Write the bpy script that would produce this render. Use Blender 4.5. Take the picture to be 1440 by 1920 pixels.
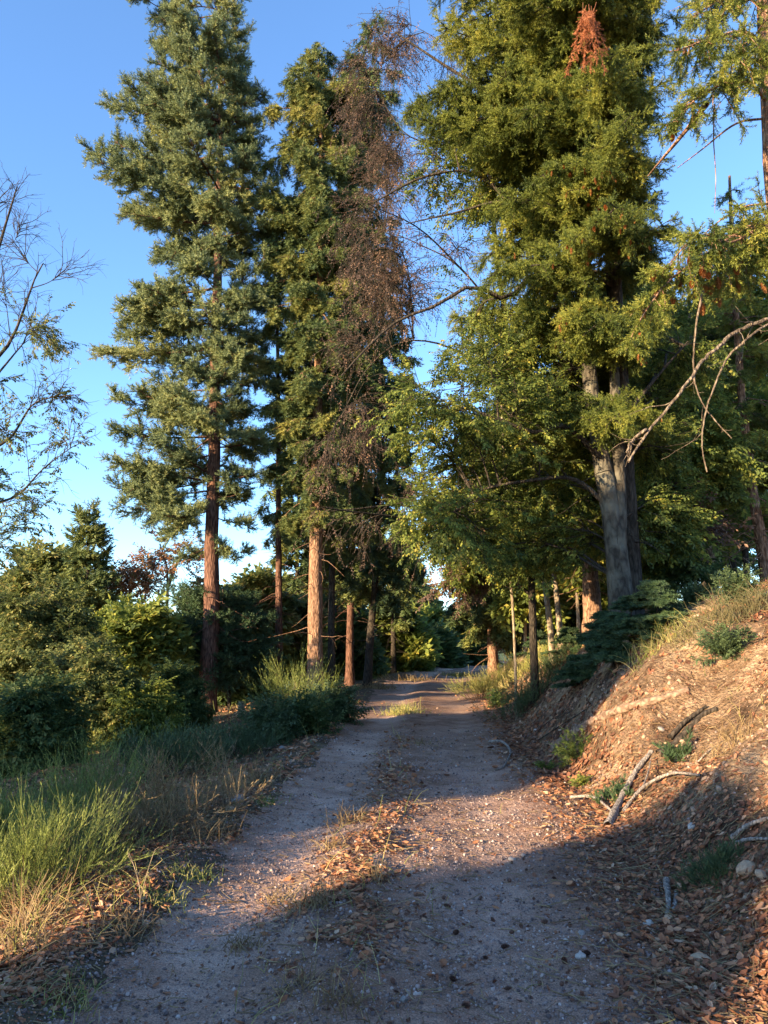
import bpy, math, random
import numpy as np
from mathutils import Vector

for o in list(bpy.data.objects):
    bpy.data.objects.remove(o)
SC = bpy.context.scene
COL = SC.collection
R = np.random.default_rng(7)
random.seed(7)

# ------------------------------------------------------------------ camera
FPX, HORIZ, CAMH = 1400.0, 1205.0, 1.65          # in pixels of the 1440 x 1920 photograph
PITCH = math.atan((HORIZ - 960.0) / FPX)
cam = bpy.data.cameras.new('camera')
cam.sensor_fit = 'VERTICAL'; cam.sensor_height = 36.0
cam.lens = 36.0 * FPX / 1920.0
cam.clip_start = 0.05; cam.clip_end = 6000
camo = bpy.data.objects.new('camera', cam); COL.objects.link(camo)
camo.location = (0, 0, CAMH); camo.rotation_euler = (math.pi / 2 + PITCH, 0, 0)
SC.camera = camo

# ------------------------------------------------------------------ light
SUN_EL = math.radians(13.0)
SUN_H = np.array([-0.77, -0.64]); SUN_H = SUN_H / np.linalg.norm(SUN_H)   # horizontal direction towards the sun
w = bpy.data.worlds.new('World'); SC.world = w; w.use_nodes = True
nt = w.node_tree
bg = nt.nodes['Background']
sky = nt.nodes.new('ShaderNodeTexSky'); sky.sky_type = 'NISHITA'; sky.sun_disc = False
sky.sun_elevation = SUN_EL
sky.sun_rotation = math.atan2(SUN_H[0], SUN_H[1])
sky.altitude = 400; sky.air_density = 0.95; sky.dust_density = 0.2; sky.ozone_density = 4.0
nt.links.new(sky.outputs[0], bg.inputs[0]); bg.inputs[1].default_value = 0.135
sl = bpy.data.lights.new('sun', 'SUN'); sl.energy = 5.0; sl.angle = math.radians(0.6); sl.color = (1.0, 0.75, 0.45)
so = bpy.data.objects.new('sun', sl); COL.objects.link(so)
sdir = Vector((SUN_H[0] * math.cos(SUN_EL), SUN_H[1] * math.cos(SUN_EL), math.sin(SUN_EL)))
so.rotation_euler = sdir.to_track_quat('Z', 'Y').to_euler(); so.location = (-20, -20, 20)
SC.view_settings.view_transform = 'Standard'; SC.view_settings.look = 'None'
SC.view_settings.exposure = 2.0; SC.view_settings.gamma = 1.0
SC.render.engine = 'CYCLES'
SC.cycles.max_bounces = 6; SC.cycles.diffuse_bounces = 4; SC.cycles.glossy_bounces = 2
SC.cycles.transmission_bounces = 3; SC.cycles.transparent_max_bounces = 4
SC.cycles.use_denoising = True

# ------------------------------------------------------------------ helpers: maths
def norm(v):
    return v / np.maximum(np.linalg.norm(v, axis=-1, keepdims=True), 1e-9)

def ray(px, py):
    u = (px - 720.0) / FPX; v = (960.0 - py) / FPX
    return np.array([u, math.cos(PITCH) - v * math.sin(PITCH), math.sin(PITCH) + v * math.cos(PITCH)])

def at(px, py, Y):                     # the point at depth Y (metres ahead of the camera) on the ray of a photograph pixel
    r = ray(px, py)
    return np.array([0, 0, CAMH]) + r * (Y / r[1])

_tab = np.random.default_rng(11).random((256, 256))
def vnoise(x, y):
    xi = np.floor(x).astype(int); yi = np.floor(y).astype(int)
    fx = x - xi; fy = y - yi
    fx = fx * fx * (3 - 2 * fx); fy = fy * fy * (3 - 2 * fy)
    a = _tab[xi & 255, yi & 255]; b = _tab[(xi + 1) & 255, yi & 255]
    c = _tab[xi & 255, (yi + 1) & 255]; d = _tab[(xi + 1) & 255, (yi + 1) & 255]
    return (a * (1 - fx) + b * fx) * (1 - fy) + (c * (1 - fx) + d * fx) * fy - 0.5
def fbm(x, y, s, o=4):
    t = 0; a = 1.0
    for k in range(o):
        t = t + a * vnoise(x / s + 17.3 * k, y / s + 9.1 * k); s *= 0.5; a *= 0.5
    return t
def sstep(a, b, x):
    t = np.clip((x - a) / (b - a), 0, 1)
    return t * t * (3 - 2 * t)

# ------------------------------------------------------------------ terrain shape
def path_c(y): return np.interp(y, [0, 3, 8, 12, 20, 30, 45, 60, 80, 200], [-0.15, 0, .45, .6, 1.35, 2.0, 4.2, 9, 18, 60])
def right_foot(y): return np.interp(y, [-50, 0, 3.85, 7.9, 12, 20, 27, 45, 60, 80, 200], [1.2, 1.3, 1.55, 2.05, 2.15, 2.8, 3.6, 6.2, 11.5, 20.5, 62])
def left_edge(y): return np.interp(y, [-50, 0, 3.2, 5.4, 9.4, 20, 30, 45, 60, 80, 200], [-1.8, -1.65, -1.5, -1.3, -1.07, -.5, -.2, 2.2, 7, 16, 58])
def ground_z(x, y):
    x = np.asarray(x, float); y = np.asarray(y, float)
    s = x - right_foot(y)
    amp = np.interp(y, [0, 6, 14, 25, 36, 50, 80], [0.9, 1.0, 1.0, .95, .75, .45, .4])
    far = sstep(7.0, 12.0, y)
    k1 = 0.62 + 0.42 * far                                     # the cut gets steeper farther along the path
    sk = 2.3 + (1.55 - 2.3) * far + .25
    f = np.where(s < 0.5, s ** 2 * np.sign(s), s - 0.25)       # rounded foot
    b = k1 * np.where(s < sk, f, (sk - .25) + 0) + np.where(s > sk, (s - sk) * 0.36, 0) - np.where(s > sk + 2.4, (s - sk - 2.4) * 0.2, 0)
    bank = np.clip(b, 0, 9) * amp
    bankm = sstep(0.1, 1.2, s)
    bank = bank + bankm * (fbm(x, y, 1.6, 5) * 0.30 + fbm(x + 7, y, .4, 3) * .10 + fbm(x + 40, y, 5.0, 2) * 0.35) * (1 - 0.6 * sstep(4, 8, s))
    # a mound and a gully across the bank
    bank = bank + sstep(.2, 1.0, s) * (0.30 * np.exp(-((x - 3.1) ** 2 / 1.0 + (y - 9.7) ** 2 / 1.6)) - 0.22 * np.exp(-((x - 3.3) ** 2 / .35 + (y - 7.9) ** 2 / .5)))
    l = (left_edge(y) - 0.6) - x
    lz = -0.10 * np.clip(l, 0, None) - 0.36 * np.clip(l - 4.5, 0, None) ** 1.0
    lz = np.maximum(lz, -26 + 0 * lz)
    lm = sstep(0, 1.0, l)
    lz = lz + lm * (fbm(x + 9, y, 1.7, 4) * 0.16) + sstep(6, 14, l) * fbm(x, y + 3, 12, 3) * 1.6
    # far hills beyond the valley
    r = np.sqrt(x * x + y * y)
    hill = sstep(250, 1300, r) * (52 + 40 * fbm(x, y, 700, 3))
    onp = (1 - sstep(-0.1, 0.5, s)) * (1 - sstep(-.2, .6, l))
    c = path_c(y); u = x - c
    ruts = -0.035 * (np.exp(-((u + 1.05) / 0.30) ** 2) + np.exp(-((u - 0.6) / 0.36) ** 2)) + 0.035 * np.exp(-((u + .42) / 0.28) ** 2)
    p = onp * (ruts + 0.018 * fbm(x, y, 0.5, 4))
    verge = -sstep(0, 1, (left_edge(y) - x) / 0.5) * 0.0 + 0.05 * np.exp(-((x - left_edge(y) + .25) / .25) ** 2) * (1 + 2 * fbm(x, y, .6, 2))
    return bank + lz + p + verge + hill + fbm(x, y, 0.23, 3) * 0.045 * np.clip(bankm + lm + .15, 0, 1)

def hit(px, py, ymax=120.0):           # where the ray of a photograph pixel meets the ground
    r = ray(px, py)
    t = np.concatenate([np.arange(1.2, 14, 0.01), np.arange(14, ymax, 0.05)])
    X = r[0] * t; Y = r[1] * t; Z = CAMH + r[2] * t
    below = np.nonzero(Z <= ground_z(X, Y))[0]
    k = below[0] if len(below) else len(t) - 1
    return np.array([X[k], Y[k], float(ground_z(X[k], Y[k]))])

# ------------------------------------------------------------------ helpers: meshes
def mesh_from(name, V, tris, mats, mi=None, tint=None, smooth=False):
    """V (n,3); tris (m,3) or (m,4); tint: one number per face, kept as a face attribute"""
    me = bpy.data.meshes.new(name)
    V = np.ascontiguousarray(V, dtype=np.float32); tris = np.ascontiguousarray(tris, dtype=np.int32)
    n, m, k = len(V), len(tris), tris.shape[1]
    me.vertices.add(n); me.vertices.foreach_set('co', V.ravel())
    me.loops.add(m * k); me.loops.foreach_set('vertex_index', tris.ravel())
    me.polygons.add(m); me.polygons.foreach_set('loop_start', np.arange(0, m * k, k, dtype=np.int32))
    me.polygons.foreach_set('loop_total', np.full(m, k, dtype=np.int32))
    if mi is not None: me.polygons.foreach_set('material_index', np.ascontiguousarray(mi, dtype=np.int32))
    me.polygons.foreach_set('use_smooth', np.full(m, smooth, dtype=bool))
    if tint is not None:
        a = me.attributes.new('tint', 'FLOAT', 'FACE'); a.data.foreach_set('value', np.ascontiguousarray(tint, dtype=np.float32))
    for q in (mats if isinstance(mats, (list, tuple)) else [mats]): me.materials.append(q)
    me.update(calc_edges=True)
    return me

class Acc:                              # collects triangles for one mesh
    def __init__(s): s.V = []; s.F = []; s.M = []; s.T = []; s.n = 0
    def add(s, V, F, mi=0, t=None):
        if len(V) == 0: return
        V = np.asarray(V, float); F = np.asarray(F, int)
        if F.shape[1] == 4: 
            F = np.concatenate([F[:, [0, 1, 2]], F[:, [0, 2, 3]]])
            if t is not None: t = np.concatenate([t, t])
        s.V.append(V); s.F.append(F + s.n); s.M.append(np.full(len(F), mi)); s.T.append(np.zeros(len(F)) + (0.5 if t is None else t)); s.n += len(V)
    def obj(s, name, mats, parent=None, origin=(0, 0, 0), smooth=False):
        V = np.concatenate(s.V) - np.asarray(origin)
        me = mesh_from(name, V, np.concatenate(s.F), mats, np.concatenate(s.M), np.concatenate(s.T), smooth)
        o = bpy.data.objects.new(name, me); COL.objects.link(o)
        if parent is not None: o.parent = parent
        else: o.location = origin
        return o

def tube(acc, P, rad, sides=6, mi=0, t=None, rough=0.0):
    """P (N,K,3) polylines, rad (N,K)"""
    P = np.asarray(P, float)
    if P.ndim == 2: P = P[None]; rad = np.asarray(rad)[None]
    N, K, _ = P.shape
    if N == 0: return
    T = norm(np.gradient(P, axis=1))
    ref = np.where(np.abs(T[:, :1, 2:3]) > 0.8, np.array([1.0, 0, 0]), np.array([0, 0, 1.0]))
    A = norm(np.cross(T, np.broadcast_to(ref, T.shape))); B = np.cross(T, A)
    th = np.linspace(0, 2 * math.pi, sides, endpoint=False)
    rr = rad[:, :, None, None] * np.ones((1, 1, sides, 1))
    if rough: rr = rr * (1 + rough * R.standard_normal((N, K, sides, 1)))
    V = P[:, :, None, :] + rr * (A[:, :, None, :] * np.cos(th)[:, None] + B[:, :, None, :] * np.sin(th)[:, None])
    i = np.arange(N)[:, None, None] * K * sides; k = np.arange(K - 1)[None, :, None] * sides; s_ = np.arange(sides)[None, None, :]
    s2 = (s_ + 1) % sides
    F = np.stack([i + k + s_, i + k + s2, i + k + sides + s2, i + k + sides + s_], -1).reshape(-1, 4)
    acc.add(V.reshape(-1, 3), F, mi, None if t is None else np.repeat(t, (K - 1) * sides))

def grow(p, d, L, K=6, droop=0.0, wig=0.1, rng=R):
    N = len(p); P = np.zeros((N, K, 3)); P[:, 0] = p; d = norm(d)
    dr = np.zeros((N, 3)); dr[:, 2] = -np.asarray(droop)
    for k in range(1, K):
        d = norm(d + dr / (K - 1) + wig * rng.standard_normal((N, 3)))
        P[:, k] = P[:, k - 1] + d * (np.asarray(L).reshape(-1, 1) / (K - 1))
    return P

def along(P, idx, t):
    K = P.shape[1]; f = np.clip(t, 0, 0.9999) * (K - 1); k = f.astype(int); f = (f - k)[:, None]
    a = P[idx, k]; b = P[idx, k + 1]
    return a * (1 - f) + b * f, norm(b - a)

def plen(P): return np.linalg.norm(np.diff(P, axis=1), axis=-1).sum(1)

def shoots(P, n, t0, t1, ang, spread, flat, up=0.0, rng=R):
    """n shoots per polyline: start point, direction, parameter t, parent index"""
    N = len(P); n = np.broadcast_to(np.asarray(n), (N,)).astype(int)
    idx = np.repeat(np.arange(N), n)
    t = t0 + (t1 - t0) * rng.random(len(idx))
    p, T = along(P, idx, t)
    side = norm(np.cross(T, np.array([0, 0, 1.0])) + 1e-6) * np.where(rng.random(len(idx)) < 0.5, -1, 1)[:, None]
    rnd = rng.standard_normal((len(idx), 3)); rnd -= (rnd * T).sum(1, keepdims=True) * T; rnd = norm(rnd)
    s = norm(side * flat + rnd * (1 - flat)); a = ang + spread * rng.standard_normal(len(idx))
    d = T * np.cos(a)[:, None] + s * np.sin(a)[:, None]; d[:, 2] += up
    return p, norm(d), t, idx

def frames(d, roll):
    X = norm(d); ref = np.where(np.abs(X[:, 2:3]) > 0.95, np.array([1.0, 0, 0]), np.array([0, 0, 1.0]))
    Y = norm(np.cross(ref, X)); Z = np.cross(X, Y)
    c = np.cos(roll)[:, None]; s = np.sin(roll)[:, None]
    return np.stack([X, Y * c + Z * s, -Y * s + Z * c], 1)      # rows are axes

def scatter(acc, tv, tf, p, d, roll, sc, mi=0, t=None, ttint=None):
    tv = np.asarray(tv, float); tf = np.asarray(tf, int); N = len(p)
    if N == 0: return
    Fm = frames(d, roll); sc = np.broadcast_to(np.asarray(sc, float).reshape(-1, 1) if np.ndim(sc) == 1 else np.asarray(sc, float), (N, 3) if np.ndim(sc) == 2 else (N, 1))
    V = np.einsum('vj,njk->nvk', tv, Fm * (sc[:, :, None] if sc.shape[1] == 3 else sc[:, :, None])) + p[:, None, :]
    F = tf[None] + (np.arange(N) * len(tv))[:, None, None]
    tt = np.repeat(R.random(N) if t is None else t, len(tf))
    if ttint is not None: tt = np.clip(tt + np.tile(ttint, N), 0, 1)
    acc.add(V.reshape(-1, 3), F.reshape(-1, tf.shape[1]), mi, tt)

def smooth_line(pts, K=24):
    pts = np.asarray(pts, float); n = len(pts)
    ds = np.concatenate([[0], np.cumsum(np.linalg.norm(np.diff(pts, axis=0), axis=1))]); ds /= ds[-1]
    e = np.concatenate([[2 * pts[0] - pts[1]], pts, [2 * pts[-1] - pts[-2]]])
    out = []
    for u in np.linspace(0, 1, K):
        k = min(np.searchsorted(ds, u, side='right') - 1, n - 2); f = (u - ds[k]) / max(ds[k + 1] - ds[k], 1e-9)
        a, b, c, d = e[k], e[k + 1], e[k + 2], e[k + 3]
        out.append(0.5 * ((2 * b) + (c - a) * f + (2 * a - 5 * b + 4 * c - d) * f * f + (3 * b - a - 3 * c + d) * f ** 3))
    return np.array(out)

# leaf-sized templates -------------------------------------------------
def sprig(n, nl, nw, rng=np.random.default_rng(3), rad=.3):      # a shoot along +X (length 1) set with needles
    V = []; F = []; 
    for k in range(n):
        x = 0.05 + 0.93 * k / (n - 1); a = rng.random() * 6.283 if rng.random() < rad else (0.25 * rng.standard_normal() + (0 if k % 2 else math.pi))
        out = np.array([0.55, math.cos(a) * .8, math.sin(a) * .8 + .12]); out /= np.linalg.norm(out)
        L = nl * (0.75 + 0.5 * rng.random()) * (1.0 if x < .8 else .8)
        wv = np.cross(out, rng.standard_normal(3)); wv /= np.linalg.norm(wv)
        b = np.array([x, 0, 0]); i = len(V)
        V += [b - wv * nw * .5, b + wv * nw * .5, b + out * L]
        F.append([i, i + 1, i + 2])
    V += [[0, 0, 0], [0, .5 * nw, .3 * nw], [1.05, 0, 0]]; i = len(V) - 3; F.append([i, i + 1, i + 2])
    return np.array(V), np.array(F)
SPRIG_FINE = sprig(24, 0.25, 0.062, rad=.6)
SPRIG_MID = sprig(20, 0.34, 0.075, rad=.5)
SPRIG_FAR = sprig(10, 0.5, 0.15)
LEAF_V = np.array([[0, 0, 0], [.45, .28, .05], [.5, 0, -.03], [.45, -.28, .05], [1, 0, -.06]])
LEAF_F = np.array([[0, 2, 1], [0, 3, 2], [1, 2, 4], [2, 3, 4]])
def leaf_spray(n, ls, rng=np.random.default_rng(5)):      # several leaves along a twiglet of length 1
    V = []; F = []; T = []
    for k in range(n):
        x = (k + .5) / n; s = 1 if k % 2 else -1; a = s * (0.9 if x < .9 else .1) + .25 * rng.standard_normal()
        d = np.array([[math.cos(a), math.sin(a), -.15 + .25 * rng.standard_normal()]]); M = frames(d, np.array([.5 * rng.standard_normal()]))[0]
        v = (LEAF_V * ls * (.75 + .5 * rng.random())) @ M + np.array([x, 0, 0])
        F.append(LEAF_F + len(V) * 5); V.append(v); T += [(rng.random() - .5) * .35] * 4
    V = np.concatenate(V); V = np.concatenate([V, [[0, 0, 0], [0, .02, .02], [1, 0, 0]]])
    F = np.concatenate(F + [np.array([[len(V) - 3, len(V) - 2, len(V) - 1]])]); T.append(-.3)
    return V, F, np.array(T)
SPRAY = leaf_spray(8, 0.33)
SPRAY_FAR = leaf_spray(4, 0.6)

# ------------------------------------------------------------------ materials
def new_mat(name):
    m = bpy.data.materials.new(name); m.use_nodes = True
    return m, m.node_tree.nodes, m.node_tree.links, m.node_tree.nodes['Principled BSDF']

def leaf_mat(name, cols, transl=0.35, rough=0.55, spec=0.25, ns=1.2, gain=1.65):
    cols = [tuple(min(.8, v * gain) for v in c) for c in cols]
    m, N, L, P = new_mat(name)
    at_ = N.new('ShaderNodeAttribute'); at_.attribute_name = 'tint'
    tc = N.new('ShaderNodeTexCoord'); no = N.new('ShaderNodeTexNoise'); no.inputs['Scale'].default_value = ns; no.inputs['Detail'].default_value = 3
    L.new(tc.outputs['Object'], no.inputs['Vector'])
    ma = N.new('ShaderNodeMath'); ma.operation = 'MULTIPLY_ADD'; ma.inputs[1].default_value = 0.9; ma.inputs[2].default_value = -0.45
    L.new(no.outputs[0], ma.inputs[0])
    ad = N.new('ShaderNodeMath'); ad.operation = 'ADD'; ad.use_clamp = True; L.new(ma.outputs[0], ad.inputs[0]); L.new(at_.outputs['Fac'], ad.inputs[1])
    cr = N.new('ShaderNodeValToRGB'); e = cr.color_ramp.elements
    while len(e) < len(cols): e.new(0.5)
    for k, c in enumerate(cols):
        e[k].position = k / (len(cols) - 1); e[k].color = (*c, 1)
    L.new(ad.outputs[0], cr.inputs[0]); L.new(cr.outputs[0], P.inputs['Base Color'])
    P.inputs['Roughness'].default_value = rough; P.inputs['Specular IOR Level'].default_value = spec
    tr = N.new('ShaderNodeBsdfTranslucent'); L.new(cr.outputs[0], tr.inputs['Color'])
    mx = N.new('ShaderNodeMixShader'); mx.inputs[0].default_value = transl
    L.new(P.outputs[0], mx.inputs[1]); L.new(tr.outputs[0], mx.inputs[2]); L.new(mx.outputs[0], N['Material Output'].inputs[0])
    return m

def bark_mat(name, dark, light, sx=14, sz=2.5, bump=0.6, lichen=None):
    m, N, L, P = new_mat(name)
    tc = N.new('ShaderNodeTexCoord'); mp = N.new('ShaderNodeMapping'); mp.inputs['Scale'].default_value = (sx, sx, sz)
    L.new(tc.outputs['Object'], mp.inputs[0])
    no = N.new('ShaderNodeTexNoise'); no.inputs['Scale'].default_value = 1.0; no.inputs['Detail'].default_value = 6; no.inputs['Roughness'].default_value = .65
    vo = N.new('ShaderNodeTexVoronoi'); vo.inputs['Scale'].default_value = 1.3; vo.feature = 'DISTANCE_TO_EDGE'
    L.new(mp.outputs[0], no.inputs['Vector']); L.new(mp.outputs[0], vo.inputs['Vector'])
    mu = N.new('ShaderNodeMath'); mu.operation = 'MULTIPLY_ADD'; mu.inputs[1].default_value = 0.9; L.new(vo.outputs['Distance'], mu.inputs[0]); L.new(no.outputs[0], mu.inputs[2])
    cr = N.new('ShaderNodeValToRGB'); cr.color_ramp.elements[0].position = .44; cr.color_ramp.elements[1].position = .82
    cr.color_ramp.elements[0].color = (*dark, 1); cr.color_ramp.elements[1].color = (*light, 1)
    L.new(mu.outputs[0], cr.inputs[0]); src = cr.outputs[0]
    if lichen:
        n2 = N.new('ShaderNodeTexNoise'); n2.inputs['Scale'].default_value = 2.2; n2.inputs['Detail'].default_value = 5; L.new(tc.outputs['Object'], n2.inputs['Vector'])
        r2 = N.new('ShaderNodeValToRGB'); r2.color_ramp.elements[0].position = .5; r2.color_ramp.elements[1].position = .62; L.new(n2.outputs[0], r2.inputs[0])
        mx = N.new('ShaderNodeMixRGB'); L.new(r2.outputs[0], mx.inputs[0]); L.new(src, mx.inputs[1]); mx.inputs[2].default_value = (*lichen, 1); src = mx.outputs[0]
    L.new(src, P.inputs['Base Color']); P.inputs['Roughness'].default_value = .9; P.inputs['Specular IOR Level'].default_value = .15
    bu = N.new('ShaderNodeBump'); bu.inputs['Strength'].default_value = bump; bu.inputs['Distance'].default_value = .06
    L.new(mu.outputs[0], bu.inputs['Height']); L.new(bu.outputs[0], P.inputs['Normal'])
    return m

M_FIR = leaf_mat('needles_blue_green', [(.035, .052, .03), (.075, .10, .048), (.13, .15, .06), (.20, .20, .075)], .3)
M_SPRUCE = leaf_mat('needles_dark', [(.02, .035, .018), (.045, .068, .025), (.09, .105, .03), (.15, .14, .035)], .25)
M_DOUGLAS = leaf_mat('needles_yellow_green', [(.02, .034, .010), (.065, .085, .018), (.13, .145, .026), (.23, .215, .04)], .28, gain=1.55)
M_SEED = leaf_mat('needles_fresh', [(.02, .038, .02), (.035, .062, .028), (.06, .09, .035)], .3)
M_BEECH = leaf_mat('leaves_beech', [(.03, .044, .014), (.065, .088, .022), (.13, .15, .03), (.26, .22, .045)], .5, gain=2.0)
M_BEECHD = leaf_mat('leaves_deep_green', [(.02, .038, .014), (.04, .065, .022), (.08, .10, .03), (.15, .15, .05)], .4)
M_BROWN = leaf_mat('leaves_brown', [(.045, .032, .026), (.085, .055, .042), (.13, .08, .055), (.21, .12, .07)], .3)
M_AUTUMN = leaf_mat('leaves_autumn', [(.10, .05, .03), (.17, .08, .045), (.19, .12, .06), (.10, .11, .04)], .4)
M_OLIVE = leaf_mat('leaves_olive', [(.035, .05, .018), (.075, .095, .03), (.14, .15, .05), (.25, .2, .07)], .4)
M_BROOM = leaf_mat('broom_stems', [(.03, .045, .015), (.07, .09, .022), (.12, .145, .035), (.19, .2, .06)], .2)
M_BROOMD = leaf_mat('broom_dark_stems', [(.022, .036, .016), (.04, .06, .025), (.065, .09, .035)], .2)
M_STRAW = leaf_mat('dry_stems', [(.14, .09, .045), (.26, .18, .09), (.38, .29, .15)], .25, gain=1.0)
M_GRASS = leaf_mat('grass_green', [(.08, .10, .03), (.14, .16, .04), (.24, .22, .07), (.34, .28, .12)], .3)
M_DEAD = leaf_mat('dead_needles', [(.11, .04, .02), (.22, .08, .035), (.32, .13, .06)], .3)
M_LITTER = leaf_mat('fallen_leaves', [(.09, .042, .026), (.20, .087, .05), (.33, .150, .075), (.40, .215, .12), (.44, .31, .21)], .2, .7, .2, ns=.8, gain=1.15)
M_CONE = leaf_mat('cone_scales', [(.25, .10, .03), (.42, .18, .06), (.52, .26, .10)], .05, .7, gain=1.0)
M_CONED = leaf_mat('cone_scales_dark', [(.07, .035, .025), (.13, .065, .045), (.20, .11, .075)], .0, .8, gain=1)
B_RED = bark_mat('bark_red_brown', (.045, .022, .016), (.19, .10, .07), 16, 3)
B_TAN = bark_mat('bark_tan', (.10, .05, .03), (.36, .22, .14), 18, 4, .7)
B_GREY = bark_mat('bark_grey', (.035, .03, .024), (.11, .095, .072), 8, 3, .9, (.14, .13, .10))
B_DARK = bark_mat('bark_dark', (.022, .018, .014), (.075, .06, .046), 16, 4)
B_PALE = bark_mat('bark_pale', (.13, .10, .065), (.34, .27, .19), 9, 4, .5)
B_BOUGH = bark_mat('bark_weathered', (.07, .05, .035), (.27, .21, .15), 22, 10, .8)
B_DEAD = bark_mat('dead_wood', (.12, .10, .085), (.42, .37, .32), 30, 8, .6)
B_SOILROOT = bark_mat('root_soil', (.12, .075, .05), (.34, .23, .16), 8, 8, .6)

# ------------------------------------------------------------------ objects
def tag(o, label=None, cat=None, group=None, kind=None):
    if label: o['label'] = label
    if cat: o['category'] = cat
    if group: o['group'] = group
    if kind: o['kind'] = kind
    return o
def thing(name, label, cat, loc, group=None):
    o = bpy.data.objects.new(name, None); COL.objects.link(o); o.empty_display_size = .1
    o.location = tuple(float(v) for v in loc)
    return tag(o, label, cat, group)
def copy_thing(o, loc, rz=0.0, sc=1.0, label=None, group=None):
    c = o.copy(); COL.objects.link(c); c.location = tuple(float(v) for v in loc); c.rotation_euler = (0, 0, rz); c.scale = (sc, sc, sc) if np.ndim(sc) == 0 else sc
    if label: c['label'] = label
    if group: c['group'] = group
    for ch in [k for k in bpy.data.objects if k.parent == o]:
        d = ch.copy(); COL.objects.link(d); d.parent = c
    return c

# ================================================================== SETTING: the ground
def axis(segs):
    out = [segs[0][0]]
    for a, b, st0, st1 in segs:
        n = max(2, int(abs(b - a) / ((st0 + st1) / 2)))
        q = np.linspace(0, 1, n + 1)[1:]; g = st1 / st0
        f = q if abs(g - 1) < .01 else (g ** q - 1) / (g - 1)
        out += list(a + (b - a) * f)
    return np.array(out)
xs = axis([(-2600, -60, 160, 3), (-60, -6, 3, .25), (-6, -2, .25, .035), (-2, 4.2, .035, .035), (4.2, 9, .035, .2), (9, 60, .2, 3), (60, 2600, 3, 160)])
ys = axis([(-400, -10, 30, 2), (-10, 1.2, 2, .05), (1.2, 12, .03, .05), (12, 30, .05, .2), (30, 90, .2, 1.2), (90, 3400, 1.2, 160)])
GX, GY = np.meshgrid(xs, ys, indexing='ij')
GZ = ground_z(GX, GY)
# small clods and stones of the surface
near = (1 - sstep(12, 22, GY)) * (1 - sstep(6, 9, np.abs(GX)))
GZ = GZ + near * (fbm(GX, GY, .09, 2) * .014)
nx, ny = len(xs), len(ys)
GV = np.stack([GX, GY, GZ], -1).reshape(-1, 3)
ii, jj = np.meshgrid(np.arange(nx - 1), np.arange(ny - 1), indexing='ij')
GF = np.stack([ii * ny + jj, (ii + 1) * ny + jj, (ii + 1) * ny + jj + 1, ii * ny + jj + 1], -1).reshape(-1, 4)
FC = GV[GF].mean(1)
fs = FC[:, 0] - right_foot(FC[:, 1]); fl = left_edge(FC[:, 1]) - FC[:, 0]
wob = fbm(FC[:, 0], FC[:, 1], .5, 3) * .35
zone = np.where((fs + wob > 0.15) & (FC[:, 1] < 70), 2, np.where((fl + wob < 0.05) & (fs + wob <= 0.15) & (FC[:, 1] < 70) & (FC[:, 1] > -10), 1, 0))

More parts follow.
